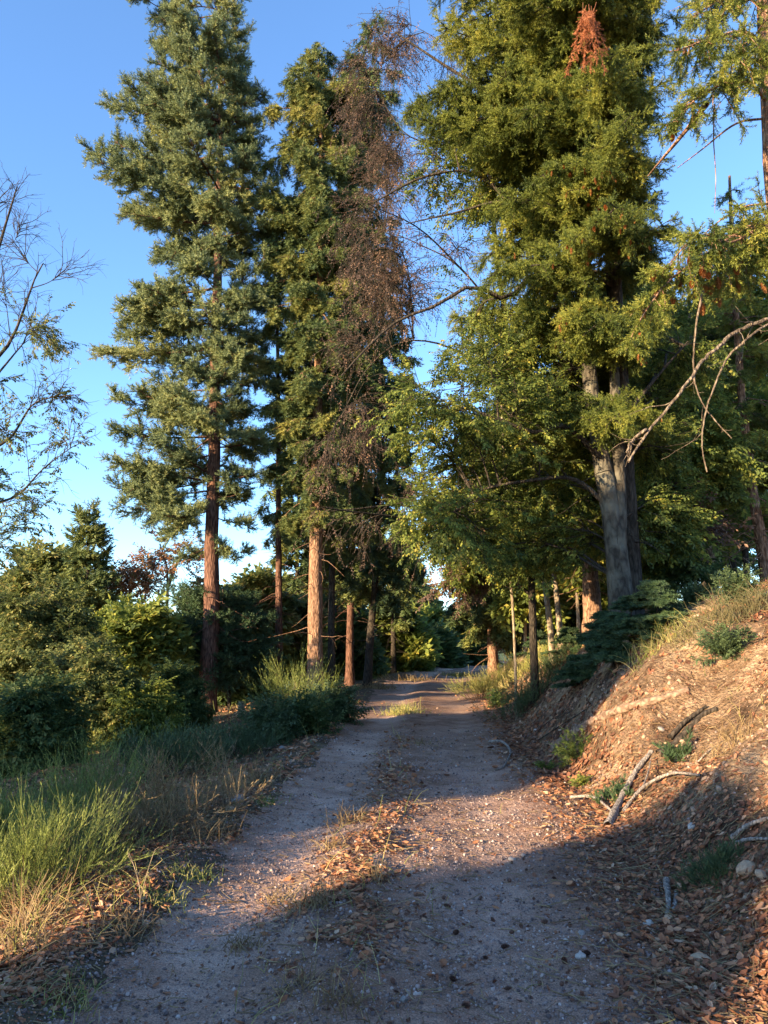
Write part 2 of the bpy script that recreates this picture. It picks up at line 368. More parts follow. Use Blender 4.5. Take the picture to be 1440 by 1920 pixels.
uu = FC[:, 0] - path_c(FC[:, 1])
WEAR = np.clip(.2 + .85 * np.exp(-((uu + 1.08) / .34) ** 2) + .38 * np.exp(-((uu - .55) / .38) ** 2) - .3 * np.exp(-((uu + .42) / .25) ** 2) - .3 * sstep(.8, 1.5, uu), 0, 1)
def ground_material(name, kind):
    m, N, L, P = new_mat(name)
    tc = N.new('ShaderNodeTexCoord')
    def noise(s, d=5, r=.6):
        n = N.new('ShaderNodeTexNoise'); n.inputs['Scale'].default_value = s; n.inputs['Detail'].default_value = d; n.inputs['Roughness'].default_value = r
        L.new(tc.outputs['Object'], n.inputs['Vector']); return n.outputs[0]
    def ramp(src, stops):
        c = N.new('ShaderNodeValToRGB'); e = c.color_ramp.elements
        while len(e) < len(stops): e.new(.5)
        for k, (p, col) in enumerate(stops): e[k].position = p; e[k].color = (*col, 1)
        L.new(src, c.inputs[0]); return c.outputs[0]
    def mix(f, a, b, mode='MIX'):
        x = N.new('ShaderNodeMixRGB'); x.blend_type = mode
        if isinstance(f, float): x.inputs[0].default_value = f
        else: L.new(f, x.inputs[0])
        L.new(a, x.inputs[1]); L.new(b, x.inputs[2]); return x.outputs[0]
    vo = N.new('ShaderNodeTexVoronoi'); vo.inputs['Scale'].default_value = 70; L.new(tc.outputs['Object'], vo.inputs['Vector'])
    v2 = N.new('ShaderNodeTexVoronoi'); v2.inputs['Scale'].default_value = 24; L.new(tc.outputs['Object'], v2.inputs['Vector'])
    if kind == 'path':
        pale = ramp(noise(1.3), [(.3, (.36, .245, .19)), (.5, (.47, .33, .26)), (.72, (.56, .42, .335))])
        humus = ramp(noise(2.6, 6, .7), [(.3, (.17, .10, .068)), (.5, (.29, .18, .127)), (.7, (.42, .28, .205))])
        wa = N.new('ShaderNodeAttribute'); wa.attribute_name = 'tint'
        wm = N.new('ShaderNodeMath'); wm.operation = 'MULTIPLY_ADD'; wm.inputs[1].default_value = .9; wm.inputs[2].default_value = -.45; L.new(noise(3.5, 6, .7), wm.inputs[0])
        wn = N.new('ShaderNodeMath'); wn.operation = 'ADD'; wn.use_clamp = True; L.new(wm.outputs[0], wn.inputs[0]); L.new(wa.outputs['Fac'], wn.inputs[1])
        base = mix(wn.outputs[0], humus, pale)
        g = ramp(noise(110, 4, .85), [(.36, (.45, .44, .44)), (.5, (.95, .95, .95)), (.64, (1.6, 1.5, 1.42))])
        c = mix(1.0, base, g, 'MULTIPLY')
        dark = ramp(noise(.55, 6, .7), [(.42, (.75, .7, .66)), (.56, (1, 1, 1))]); c = mix(1.0, c, dark, 'MULTIPLY')
    elif kind == 'bank':
        base = ramp(noise(1.5, 6), [(.34, (.11, .07, .045)), (.46, (.22, .145, .09)), (.58, (.36, .245, .15)), (.72, (.50, .37, .24))])
        g = ramp(noise(45, 6, .8), [(.35, (.5, .47, .44)), (.52, (1, 1, 1)), (.68, (1.4, 1.36, 1.28))]); c = mix(1.0, base, g, 'MULTIPLY')
        g = ramp(noise(7, 6, .75), [(.38, (.55, .48, .42)), (.52, (1, 1, 1)), (.66, (1.2, 1.2, 1.2))]); c = mix(1.0, c, g, 'MULTIPLY')
    else:
        base = ramp(noise(2.0, 6), [(.3, (.08, .06, .035)), (.5, (.15, .11, .07)), (.7, (.22, .17, .10))])
        g = ramp(noise(60, 5, .75), [(.3, (.6, .6, .6)), (.55, (1, 1, 1)), (.75, (1.4, 1.3, 1.2))]); c = mix(1.0, base, g, 'MULTIPLY')
        # woods cover the far hills
        sx = N.new('ShaderNodeSeparateXYZ'); L.new(tc.outputs['Object'], sx.inputs[0])
        ln = N.new('ShaderNodeVectorMath'); ln.operation = 'LENGTH'; L.new(tc.outputs['Object'], ln.inputs[0])
        mr = N.new('ShaderNodeMapRange'); mr.inputs[1].default_value = 60; mr.inputs[2].default_value = 160; L.new(ln.outputs['Value'], mr.inputs[0])
        wd = ramp(noise(.012, 8, .7), [(.35, (.03, .05, .03)), (.6, (.06, .085, .04))]); c = mix(mr.outputs[0], c, wd)
    L.new(c, P.inputs['Base Color']); P.inputs['Roughness'].default_value = .95; P.inputs['Specular IOR Level'].default_value = .15
    h = N.new('ShaderNodeMath'); h.operation = 'MULTIPLY_ADD'; h.inputs[1].default_value = .6; L.new(noise(90, 5, .75), h.inputs[0]); L.new(v2.outputs['Distance'], h.inputs[2])
    h2 = N.new('ShaderNodeMath'); h2.operation = 'MULTIPLY_ADD'; h2.inputs[1].default_value = .5; L.new(vo.outputs['Distance'], h2.inputs[0]); L.new(h.outputs[0], h2.inputs[2])
    bu = N.new('ShaderNodeBump'); bu.inputs['Strength'].default_value = .9; bu.inputs['Distance'].default_value = .014 if kind == 'path' else .05
    L.new(h2.outputs[0], bu.inputs['Height']); L.new(bu.outputs[0], P.inputs['Normal'])
    return m
for z, nm, kd in ((1, 'path', 'path'), (2, 'bank', 'bank'), (0, 'ground', 'floor')):
    F = GF[zone == z]; u, inv = np.unique(F, return_inverse=True)
    me = mesh_from(nm, GV[u], inv.reshape(F.shape), ground_material(nm + '_surface', kd), tint=WEAR[zone == z], smooth=True)
    o = bpy.data.objects.new(nm, me); COL.objects.link(o); o['kind'] = 'structure'
del WEAR, GX, GY, GZ, GV, GF, FC

# ================================================================== TREES
def px_line(pts, d):                       # photograph pixels at depth d (or their own depth) -> world points
    return np.array([at(p[0], p[1], p[2] if len(p) > 2 else d) for p in pts])

def rooted(line):                          # let a trunk start below the ground
    x, y, z = line[0]; g = float(ground_z(x, y))
    if abs(g - z) > .6: print('ROOT', np.round(line[0], 2), 'ground', round(g, 2))
    line = line.copy()
    if g < z: line = np.concatenate([[[x, y, g - .15]], line])
    else: line[0, 2] = min(z, g - .15)
    return line

def taper(n, r0, r1, flare=0.5):
    t = np.linspace(0, 1, n); return (r0 + (r1 - r0) * t) * (1 + flare * np.exp(-t * 28))

def conifer(name, label, cat, d, trunk, outline, r0, n_br=120, sec=14, spr=11, style='fir', mat=None, bark=None,
            tmpl=SPRIG_MID, ss=.22, group=None, top_r=.03, front=.85, dead=0, sub_len=.38, rmin=.6, seed=1, droop=None, cones=None, whorl=.75, inner=.14):
    rg = np.random.default_rng(seed)
    line = rooted(px_line(trunk, d)); base = line[0].copy(); base[2] += .15
    S = smooth_line(line, 40); root = thing(name, label, cat, base, group)
    acc = Acc(); tube(acc, S, taper(40, r0, top_r), 14, 0, rough=.05)
    zs = S[:, 2]; o_ = sorted(outline, key=lambda q: -q[0])
    oz = np.array([at(720, q[0], d)[2] for q in o_]); ol = np.array([at(q[1], q[0], d)[0] for q in o_]); orr = np.array([at(q[2], q[0], d)[0] for q in o_])
    z = np.sort(oz[0] + (oz[-1] - oz[0]) * rg.random(n_br)); az = (np.arange(n_br) * 2.39996 + rg.random(n_br) * .9)
    tx = np.interp(z, zs, S[:, 0]); ty = np.interp(z, zs, S[:, 1])
    sp = whorl; z = np.clip(np.round(z / sp) * sp + .17 * sp * rg.standard_normal(n_br), oz[0], oz[-1]); tx = np.interp(z, zs, S[:, 0]); ty = np.interp(z, zs, S[:, 1])
    u = (z - oz[0]) / max(oz[-1] - oz[0], .1)
    c = np.cos(az); Ll = np.maximum(tx - np.interp(z, oz, ol), .15); Lr = np.maximum(np.interp(z, oz, orr) - tx, .15)
    ext = np.where(c > 0, Lr, Ll); L = np.abs(c) * ext + (1 - np.abs(c)) * (.5 * (Ll + Lr)) * front; L *= rmin + (1.12 - rmin) * rg.random(n_br) ** .8; L *= .8 + .55 * (.5 + vnoise(z * 1.1 + seed, np.cos(az) * 1.3 + seed * 3.1)); L = np.minimum(L, 1.12 * np.maximum(ext * np.abs(c), .55 * (Ll + Lr) * (1 - np.abs(c)) * front + .3 * ext))
    el = {'fir': -.12 + .5 * u ** 1.5, 'spruce': -.15 + .5 * u, 'douglas': .05 + .45 * u}[style] + .15 * rg.standard_normal(n_br)
    dirs = np.stack([np.cos(az) * np.cos(el), np.sin(az) * np.cos(el), np.sin(el)], -1)
    dr = {'fir': .25, 'spruce': .55, 'douglas': .55}[style]
    start = np.stack([tx, ty, z - L * np.sin(el) * .9 + L * dr * (.3 if style != 'fir' else 0)], -1)
    P = grow(start, dirs, L * 1.05, 9, dr, .05, rg)
    if style == 'fir':                     # tips turn up again
        q = np.linspace(0, 1, 9) ** 3; P[:, :, 2] += (L * .18)[:, None] * q
    rb = np.interp(L, [0, 4], [.01, .05 if style != 'douglas' else .045]) * (r0 / .25) ** .3
    tube(acc, P, rb[:, None] * np.linspace(1, .18, 9), 5, 0)
    if dead:                               # bare dead stubs on the lower bole
        zl = zs[2] + (oz[0] - zs[2]) * (.25 + .75 * rg.random(dead)); a2 = rg.random(dead) * 6.283
        st = np.stack([np.interp(zl, zs, S[:, 0]), np.interp(zl, zs, S[:, 1]), zl], -1)
        Pd = grow(st, np.stack([np.cos(a2), np.sin(a2), .1 - .5 * rg.random(dead)], -1), .4 + 1.3 * rg.random(dead), 7, .35, .18, rg)
        tube(acc, Pd, np.linspace(.014, .003, 7)[None] * np.ones((dead, 1)), 4, 0)
    n2 = np.maximum(3, (sec * (L / max(L.mean(), .1)) ** 1.0)).astype(int)
    p, dd, t, idx = shoots(P, n2, inner, 1.0, .9, .25, {'fir': .6, 'spruce': .75, 'douglas': .6}[style], {'fir': .12, 'spruce': -.1, 'douglas': 0}[style], rg)
    L2 = (sub_len * L[idx] * (1.15 - t) + .16) * (.6 + .7 * rg.random(len(idx)))
    d2 = droop if droop is not None else {'fir': .15, 'spruce': 1.7, 'douglas': .9}[style]
    Q = grow(p, dd, L2, 6, d2, .08, rg)
    tube(acc, Q, np.linspace(.011, .003, 6)[None] * np.ones((len(Q), 1)), 3, 0)
    acc.obj('trunk', bark or B_RED, root, base, smooth=True)
    p3, d3, t3, i3 = shoots(Q, np.maximum(3, spr * L2 / L2.mean()).astype(int), .03, 1.0, .75, .35, .35 if style != 'fir' else .3,
                            {'fir': .3, 'spruce': -.35, 'douglas': -.05}[style], rg)
    fo = Acc(); tone = np.clip(.5 + .16 * rg.standard_normal(n_br)[idx[i3]] + .13 * rg.standard_normal(len(i3)), 0, 1)
    scatter(fo, *tmpl, p3, d3, rg.random(len(p3)) * 1.2 - .6, ss * (.7 + .6 * rg.random(len(p3))), 0, tone)
    fo.obj('crown', mat or M_FIR, root, base)
    if cones: hang_cones(root, base, Q, cones, rg)
    return root

_cone_me = None
def cone_mesh(name, mat, L=.075, r=.017, droopy=True):
    acc = Acc(); V = []; F = []
    for k in range(11):
        zz = k / 10; rr = r * (math.sin(math.pi * (.12 + .80 * zz)) ** .7)
        for j in range(7):
            a = j * 6.283 / 7 + k * .45; o = np.array([math.cos(a), math.sin(a), 0]); s = np.array([-math.sin(a), math.cos(a), 0]); i = len(V)
            c0 = np.array([0, 0, -zz * L]); 
            V += [c0 + o * rr * .25 - s * .25 * rr, c0 + o * rr * .25 + s * .25 * rr, c0 + o * rr * 1.15 + s * .42 * rr + [0, 0, -L * .10], c0 + o * rr * 1.15 - s * .42 * rr + [0, 0, -L * .10]]
            F.append([i, i + 1, i + 2, i + 3])
    acc.add(np.array(V), np.array(F), 0, R.random(len(F)))
    n = 8; zz = np.linspace(0, 1, n); tube(acc, np.stack([0 * zz, 0 * zz, -zz * L], -1), r * .62 * np.sin(math.pi * (.08 + .86 * zz)), 7, 0, np.array([.2]))
    o = acc.obj(name, mat); me = o.data; bpy.data.objects.remove(o); return me
def hang_cones(root, base, Q, n, rg):
    global _cone_me
    if _cone_me is None: _cone_me = cone_mesh('cone', M_CONE)
    c = Q[:, 4]; vis = np.nonzero(rg.random(len(c)) < 1)[0]
    u = c[:, 0] / c[:, 1] * FPX * 1.0 + 720; ok = (u > 560) & (u < 1440) & (c[:, 2] / c[:, 1] < .85)
    # clustered, on the side that faces the path
    key = c[:, 1] + 0.7 * vnoise(c[:, 0] * 2, c[:, 2] * 2) * 4 + rg.random(len(c)); vis = vis[np.argsort(np.where(ok, key, 99))[:n * 2]]
    for i in rg.choice(vis, n, replace=False):
        o = bpy.data.objects.new('cone', _cone_me); COL.objects.link(o); o.parent = root
        o.location = tuple(Q[i, 3 + rg.integers(0, 3)] - base + np.array([0, 0, -.01])); o.rotation_euler = (rg.normal() * .25, rg.normal() * .25, rg.random() * 6); s = 1.0 + .6 * rg.random(); o.scale = (s, s, s)

def broadleaf(name, label, cat, d, trunks, crowns, r0, mat, bark, n_limb=10, twigs=30, n_spray=9, tmpl=SPRAY, ss=.3, group=None,
              limbs=None, tw_len=.8, droop=.35, seed=1, extra=None, r1=.025, flat=.6, bare=0):
    """trunks: pixel lines; crowns: [(px, py, rx, ry, depth, rdepth, n twigs factor[, material])] ellipsoids a limb reaches into; limbs: [(pixel line, radius)]"""
    rg = np.random.default_rng(seed)
    L0 = [px_line(t, d) for t in trunks]; L0[0] = rooted(L0[0]); base = L0[0][0].copy(); base[2] += .15
    root = thing(name, label, cat, base, group); acc = Acc(); allS = []
    for k, l in enumerate(L0):
        S = smooth_line(l, 30); allS.append(S); rr = r0 if k == 0 else r0 * .72
        tube(acc, S, taper(30, rr, r1 if k == 0 else r1, .35 if k == 0 else 0), 14, 0, rough=.03)
    hosts = []
    for pl, rad in (limbs or []):
        S = smooth_line(px_line(pl, d), 20); hosts.append(S); tube(acc, S, np.linspace(rad, rad * .22, 20), 8, 1, rough=.04)
    allp = np.concatenate(allS + hosts)
    if bare:                               # leafless twigs on the limbs
        for S in allS + hosts:
            p, dd, t, idx = shoots(S[None], bare, .45, 1.0, .8, .3, .2, .15, rg); Q = grow(p, dd, .35 + .7 * rg.random(bare), 7, .1, .18, rg)
            tube(acc, Q, np.linspace(.009, .003, 7)[None] * np.ones((bare, 1)), 4, 1)
            p, dd, t, idx = shoots(Q, 5, .25, 1, .7, .2, .2, 0, rg); Q = grow(p, dd, .12 + .3 * rg.random(len(p)), 5, .1, .15, rg)
            tube(acc, Q, np.linspace(.0045, .002, 5)[None] * np.ones((len(Q), 1)), 3, 1)
    fo = Acc(); mats = [mat]
    for (cx, cy, rx, ry, cd, rd, f, *m) in crowns:
        C = at(cx, cy, cd); Rx = rx * cd / FPX; Rz = ry * cd / FPX; mi = 0
        if m:
            if m[0] not in mats: mats.append(m[0])
            mi = mats.index(m[0])
        nl = max(2, int(n_limb * f)); q = norm(rg.standard_normal((nl, 3))) * (rg.random((nl, 1)) ** .4); tgt = C + q * np.array([Rx, rd, Rz])
        # each limb leaves the wood at the nearest point below its target
        PL = []
        for tg in tgt:
            dist = np.linalg.norm(allp - tg, axis=1) + 1.6 * np.clip(allp[:, 2] - tg[2] + .25 * np.linalg.norm(allp[:, :2] - tg[:2], axis=1), 0, None); s = allp[np.argmin(dist)]
            mid = (s + tg) / 2 + np.array([0, 0, .12 * np.linalg.norm(tg - s)]) + rg.standard_normal(3) * .05 * np.linalg.norm(tg - s)
            PL.append(smooth_line([s, mid, tg], 10))
        PL = np.array(PL); ln = plen(PL); rad = np.clip(.009 * ln + .006, .008, .07) * (r0 / .2) ** .3
        tube(acc, PL, rad[:, None] * np.linspace(1, .3, 10), 5, 1)
        n2 = max(3, int(twigs * f / max(f, .3) * .5))
        p, dd, t, idx = shoots(PL, n2, .35, 1.0, .8, .35, .5, .0, rg)
        Q = grow(p, dd, tw_len * (.5 + .8 * rg.random(len(p))) * (1.3 - .5 * t), 6, droop, .12, rg)
        tube(acc, Q, np.linspace(.008, .003, 6)[None] * np.ones((len(Q), 1)), 3, 1)
        p, dd, t, idx = shoots(Q, 3, .2, .9, .7, .3, .7, 0, rg)
        Q2 = grow(p, dd, tw_len * .55 * (.5 + .8 * rg.random(len(p))), 5, droop, .12, rg)
        Q = Q[:, [0, 1, 3, 4, 5]]; QQ = np.concatenate([Q, Q2])
        tube(acc, Q2, np.linspace(.004, .002, 5)[None] * np.ones((len(Q2), 1)), 3, 1)
        p, dd, t, idx = shoots(QQ, n_spray, .05, 1.0, .6, .4, flat, 0, rg)
        tone = np.clip(.45 + .14 * rg.standard_normal(len(QQ))[idx] + .14 * rg.standard_normal(len(idx)), 0, 1)
        tv, tf, tt = tmpl
        scatter(fo, tv, tf, p, dd, rg.standard_normal(len(p)) * .45, ss * (.6 + .7 * rg.random(len(p))), mi, tone, tt)
    acc.obj('trunk', [bark, B_DARK], root, base, smooth=True)
    if fo.n: fo.obj('crown', mats, root, base)
    return root

SPRAY_TINY = leaf_spray(6, .17)
# ---- 1. the tall fir on the left
conifer('fir_tree', 'tallest blue-green fir left of the path, lit from top to bottom against the sky', 'tree', 22,
        [(384, 1345), (392, 1240), (397, 1130), (397, 1000), (402, 850), (403, 700), (407, 560), (409, 420), (413, 280), (413, 150), (410, 40), (408, -60)],
        [(1040, 300, 460), (1000, 225, 470), (950, 190, 470), (920, 262, 490), (880, 200, 500), (845, 240, 520), (785, 180, 520), (755, 250, 520), (700, 205, 520), (665, 215, 520), (620, 260, 520), (570, 240, 520), (520, 285, 515), (480, 285, 505), (430, 200, 500), (350, 205, 510), (290, 205, 505), (240, 158, 500), (212, 262, 495), (180, 240, 490), (140, 205, 482), (110, 265, 482), (50, 262, 478), (20, 310, 470), (0, 335, 462), (-50, 360, 450), (-75, 405, 420)],
        .25, n_br=190, sec=17, spr=23, style='fir', mat=M_FIR, bark=B_RED, ss=.23, rmin=.6, front=.75, whorl=.85, inner=.28, seed=3, dead=10, sub_len=.36)
conifer('fir_tree', 'slender red-barked conifer between the tallest fir and the thick sunlit bole', 'tree', 25,
        [(523, 1305), (523, 1130), (522, 950), (522, 780), (520, 620), (516, 520), (508, 420)],
        [(1010, 490, 560), (920, 478, 566), (800, 470, 575), (700, 475, 570), (600, 470, 560), (500, 480, 545), (420, 500, 520)],
        .13, n_br=75, sec=10, spr=9, style='spruce', mat=M_SPRUCE, bark=B_RED, ss=.24, seed=5, dead=25)
conifer('spruce_tree', 'spruce with thick tan sunlit bole just left of the path', 'tree', 22,
        [(591, 1305), (591, 1200), (592, 1000), (594, 850), (598, 650), (601, 450), (602, 300), (600, 200), (598, 120)],
        [(1000, 520, 660), (900, 512, 670), (800, 505, 680), (700, 500, 690), (600, 500, 690), (500, 495, 690), (400, 490, 700), (330, 478, 700), (260, 500, 715), (200, 505, 720), (150, 520, 690), (110, 555, 640), (90, 580, 622)],
        .235, n_br=170, sec=13, spr=17, style='spruce', mat=M_SPRUCE, bark=B_TAN, ss=.26, seed=7, dead=20)
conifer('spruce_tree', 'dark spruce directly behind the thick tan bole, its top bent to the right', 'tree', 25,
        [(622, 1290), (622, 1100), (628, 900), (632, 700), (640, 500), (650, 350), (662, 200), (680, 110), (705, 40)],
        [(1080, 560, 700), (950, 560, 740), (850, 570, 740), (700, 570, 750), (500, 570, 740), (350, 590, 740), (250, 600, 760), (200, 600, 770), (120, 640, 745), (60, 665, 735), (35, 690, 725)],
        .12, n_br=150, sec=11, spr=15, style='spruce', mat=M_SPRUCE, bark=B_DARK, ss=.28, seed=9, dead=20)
conifer('spruce_tree', 'pale-boled spruce half hidden between two dark trunks beside the path', 'tree', 31,
        [(655, 1290), (657, 1150), (660, 1000), (664, 800), (668, 600), (672, 450)],
        [(1090, 610, 710), (1000, 600, 730), (850, 600, 740), (700, 610, 740), (550, 630, 720), (450, 660, 690)],
        .16, n_br=70, sec=10, spr=8, style='spruce', mat=M_SPRUCE, bark=B_RED, tmpl=SPRIG_FAR, ss=.34, seed=11, dead=15)
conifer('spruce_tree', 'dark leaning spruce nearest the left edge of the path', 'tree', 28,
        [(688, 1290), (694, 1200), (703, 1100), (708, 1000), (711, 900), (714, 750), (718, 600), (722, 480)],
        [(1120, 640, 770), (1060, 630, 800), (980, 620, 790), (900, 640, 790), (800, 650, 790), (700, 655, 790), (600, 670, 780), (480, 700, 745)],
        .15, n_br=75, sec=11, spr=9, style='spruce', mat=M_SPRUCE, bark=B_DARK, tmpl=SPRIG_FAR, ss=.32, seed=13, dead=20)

for k, (x0, x1, dd, r_, lab) in enumerate([(556, 560, 36, .12, 'thin dark trunk between the slender conifer and the thick tan bole'), (632, 640, 38, .14, 'dark shaggy spruce between the thick tan bole and the pale-boled spruce'),
        (738, 744, 44, .16, 'dark shaggy spruce right of the leaning dark one, farther along the path')]):
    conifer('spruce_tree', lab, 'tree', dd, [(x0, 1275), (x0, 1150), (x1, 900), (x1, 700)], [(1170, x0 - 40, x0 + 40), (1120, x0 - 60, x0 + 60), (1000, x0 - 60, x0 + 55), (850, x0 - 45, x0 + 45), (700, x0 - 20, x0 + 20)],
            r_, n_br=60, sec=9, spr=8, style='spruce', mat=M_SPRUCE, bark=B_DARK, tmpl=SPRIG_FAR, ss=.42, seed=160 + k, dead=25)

# ---- 2. the big conifer over the right-hand bank
conifer('douglas_fir', 'huge conifer hanging yellow-green cone-hung sprays over the right side of the path', 'tree', 11.4,
        [(1184, 1165, 13.1), (1178, 1000, 13.0), (1170, 850, 12.9), (1162, 700, 12.7), (1150, 500, 12.4), (1135, 250, 12.1), (1120, 0, 12), (1118, -300, 12)],
        [(770, 950, 1120), (700, 930, 1120), (620, 925, 1130), (570, 930, 1215), (480, 885, 1235), (420, 870, 1225), (330, 900, 1210), (260, 980, 1190), (215, 860, 1200), (160, 790, 1230), (80, 830, 1230), (0, 800, 1250), (-120, 850, 1270), (-260, 1040, 1190)],
        .19, n_br=175, sec=25, spr=33, whorl=1.35, style='douglas', mat=M_DOUGLAS, bark=B_DARK, tmpl=SPRIG_FINE, ss=.15, rmin=.7, seed=17, front=1.15, sub_len=.34, dead=14, cones=95, top_r=.05)

# ---- 3. the grey beech beside it
broadleaf('beech_tree', 'big grey twin-stemmed beech on top of the bank with an arching limb', 'tree', 12.6,
          [[(1168, 1185), (1160, 1080), (1150, 980), (1135, 900), (1118, 800), (1105, 700), (1095, 580), (1085, 450), (1075, 300), (1060, 150)],
           [(1158, 1050), (1160, 930), (1158, 820), (1152, 700), (1150, 560), (1160, 400)]],
          [(930, 800, 160, 120, 12.5, 1.8, 1.2), (850, 940, 90, 100, 13.0, 1.6, .8), (1010, 930, 100, 110, 13.6, 1.6, 1.1), (1000, 1010, 90, 50, 14.0, 1.2, .5),
           (790, 780, 60, 90, 12.0, 1.2, .5), (1230, 900, 70, 110, 13.8, 1.2, .8), (1250, 720, 80, 120, 13.8, 1.4, .9), (1050, 760, 60, 90, 13.6, 1, .7),
           (900, 660, 90, 80, 13, 1.5, .7), (960, 380, 110, 130, 13.5, 1.4, .7), (870, 330, 90, 110, 13.5, 1.4, .5)],
          .21, M_BEECH, B_GREY, n_limb=9, twigs=30, n_spray=5, ss=.175, seed=21, tw_len=.75,
          limbs=[([(1105, 700, 12.6), (1050, 560, 12.3), (1005, 512, 12.0), (950, 560, 11.8), (885, 536, 11.6), (820, 572, 11.5), (745, 602, 11.4), (690, 650, 11.3), (640, 705, 11.2)], .058),
                 ([(1130, 860, 12.5), (1060, 800, 12.2), (1000, 810, 11.9), (920, 780, 11.6), (850, 760, 11.4)], .06),
                 ([(1095, 600), (1000, 440), (900, 330), (800, 330), (700, 380)], .06), ([(1075, 320), (950, 200), (830, 120), (740, 60)], .06),
                 ([(1085, 450), (960, 380), (850, 400), (760, 420)], .045),
                 ([(1150, 960), (1080, 900), (1000, 900), (900, 920), (850, 960)], .05), ([(1158, 800), (1220, 720), (1290, 640)], .05)])
# the drooping brown twigs on the far end of its limbs belong to a second, half-bare tree
broadleaf('copper_beech', 'half-bare tree with drooping brown twigs in front of the dark spruces', 'tree', 14.5,
          [[(1000, 1200, 16), (995, 1060, 15.5), (985, 900, 15), (970, 760, 15), (950, 620, 14.5), (930, 460, 14.5), (915, 300, 14.5), (900, 140, 14.5)]],
          [(645, 790, 60, 130, 13.5, 1.2, .34), (700, 620, 80, 110, 13.5, 1.3, .5), (725, 430, 80, 110, 14, 1.3, .75), (760, 280, 70, 90, 14.2, 1.2, .6),
           (700, 140, 50, 90, 14.5, 1, .45), (780, 60, 80, 80, 14.5, 1, .5), (800, 480, 70, 100, 14.2, 1.2, .5), (610, 930, 40, 50, 13.5, .8, .2), (800, 900, 50, 100, 14, 1, .4)],
          .085, M_BROWN, B_DARK, n_limb=9, twigs=44, n_spray=2, tmpl=SPRAY_TINY, ss=.2, seed=23, tw_len=1.0, droop=1.3, flat=.3,
          limbs=[([(970, 760), (860, 660), (760, 640), (690, 690), (640, 780)], .03), ([(945, 600), (860, 500), (790, 460), (720, 430)], .028), ([(920, 340), (840, 280), (760, 250), (700, 160)], .025), ([(905, 180), (840, 90), (780, 50)], .02)])

# ---- 4. the conifer at the right edge with hanging cones
def spray_boughs(name, label, d, trunk, boughs, r0, bark, mat, seed, cones, group=None):
    """a near conifer of which only some boughs are seen: each bough is a limb with secondaries and sprigs"""
    rg = np.random.default_rng(seed)
    line = rooted(px_line(trunk, d)); base = line[0].copy(); base[2] += .15; root = thing(name, label, 'tree', base, group)
    acc = Acc(); tube(acc, smooth_line(line, 30), taper(30, r0, r0 * .6), 14, 0, rough=.05); fo = Acc(); QA = []
    for pl, rad, w in boughs:
        S = smooth_line(px_line(pl, d), 16); tube(acc, S, np.linspace(rad, rad * .25, 16), 7, 0, rough=.05)
        if w == 0: continue
        P = S[None]; L = plen(P)[0]
        p, dd, t, idx = shoots(P, int(L * 17 * w), .12, 1, .9, .3, .5, -.05, rg)
        Q = grow(p, dd, (.22 + .5 * (1.05 - t)) * (.5 + .7 * rg.random(len(t))) * min(1.1, L / 1.2), 6, 1.0, .1, rg); QA.append(Q)
        tube(acc, Q, np.linspace(.007, .002, 6)[None] * np.ones((len(Q), 1)), 3, 0)
        p3, d3, t3, i3 = shoots(Q, 20, .05, 1, .6, .3, .5, -.05, rg)
        tone = np.clip(.5 + .15 * rg.standard_normal(len(Q))[i3] + .12 * rg.standard_normal(len(i3)), 0, 1)
        scatter(fo, *SPRIG_FINE, p3, d3, rg.standard_normal(len(p3)) * .5, .12 * (.7 + .6 * rg.random(len(p3))), 0, tone)
    acc.obj('trunk', bark, root, base, smooth=True); fo.obj('crown', mat, root, base)
    hang_cones(root, base, np.concatenate(QA), cones, rg)
    return root
spray_boughs('spruce_tree', 'conifer cut by the right edge of the picture, its near boughs hung with orange cones', 7.0,
             [(1585, 1150, 7.6), (1520, 900, 7.4), (1478, 600, 7.2), (1452, 350), (1440, 150), (1432, -100), (1425, -500)],
             [([(1440, 100, 7), (1400, 60, 6.7), (1340, 70, 6.4), (1270, 95, 6.1)], .02, 1.0), ([(1440, 20, 7), (1380, -10, 6.7), (1300, 30, 6.4)], .018, 1.0),
              ([(1445, 200, 7), (1400, 150, 6.7), (1350, 160, 6.5), (1300, 190, 6.3), (1270, 230, 6.2)], .02, 1.0), ([(1440, -60), (1400, -60, 6.8), (1330, -20, 6.6)], .018, .8),
              ([(1450, 160, 7), (1430, 120, 6.6), (1400, 110, 6.3), (1370, 130, 6.1)], .015, .8),
              ([(1490, 520, 7.2), (1440, 425, 6.8), (1380, 440, 6.5), (1320, 480, 6.2), (1250, 530, 6.0), (1200, 600, 5.9)], .022, 1.1),
              ([(1485, 480, 7.1), (1430, 430, 6.6), (1370, 455, 6.3), (1310, 440, 6.1), (1250, 500, 6.0)], .018, 1.0),
              ([(1485, 560, 7.1), (1430, 480, 6.7), (1390, 480, 6.5), (1350, 520, 6.4)], .016, 1.0),
              ([(1325, 195, 6.3), (1290, 240, 6.7), (1240, 300, 7.2), (1215, 330, 7.6)], .028, 0),
              ([(1435, 222, 7), (1380, 232, 6.9), (1310, 285, 6.7), (1270, 315, 6.6)], .014, 0), ([(1440, 382, 7), (1390, 390, 6.8), (1330, 430, 6.7), (1270, 500, 6.6)], .012, 0),
              ([(1340, 195, 6.5), (1338, 260, 6.5), (1342, 330, 6.5), (1340, 400, 6.5)], .008, 0)],
             .11, B_TAN, M_DOUGLAS, 31, 42)
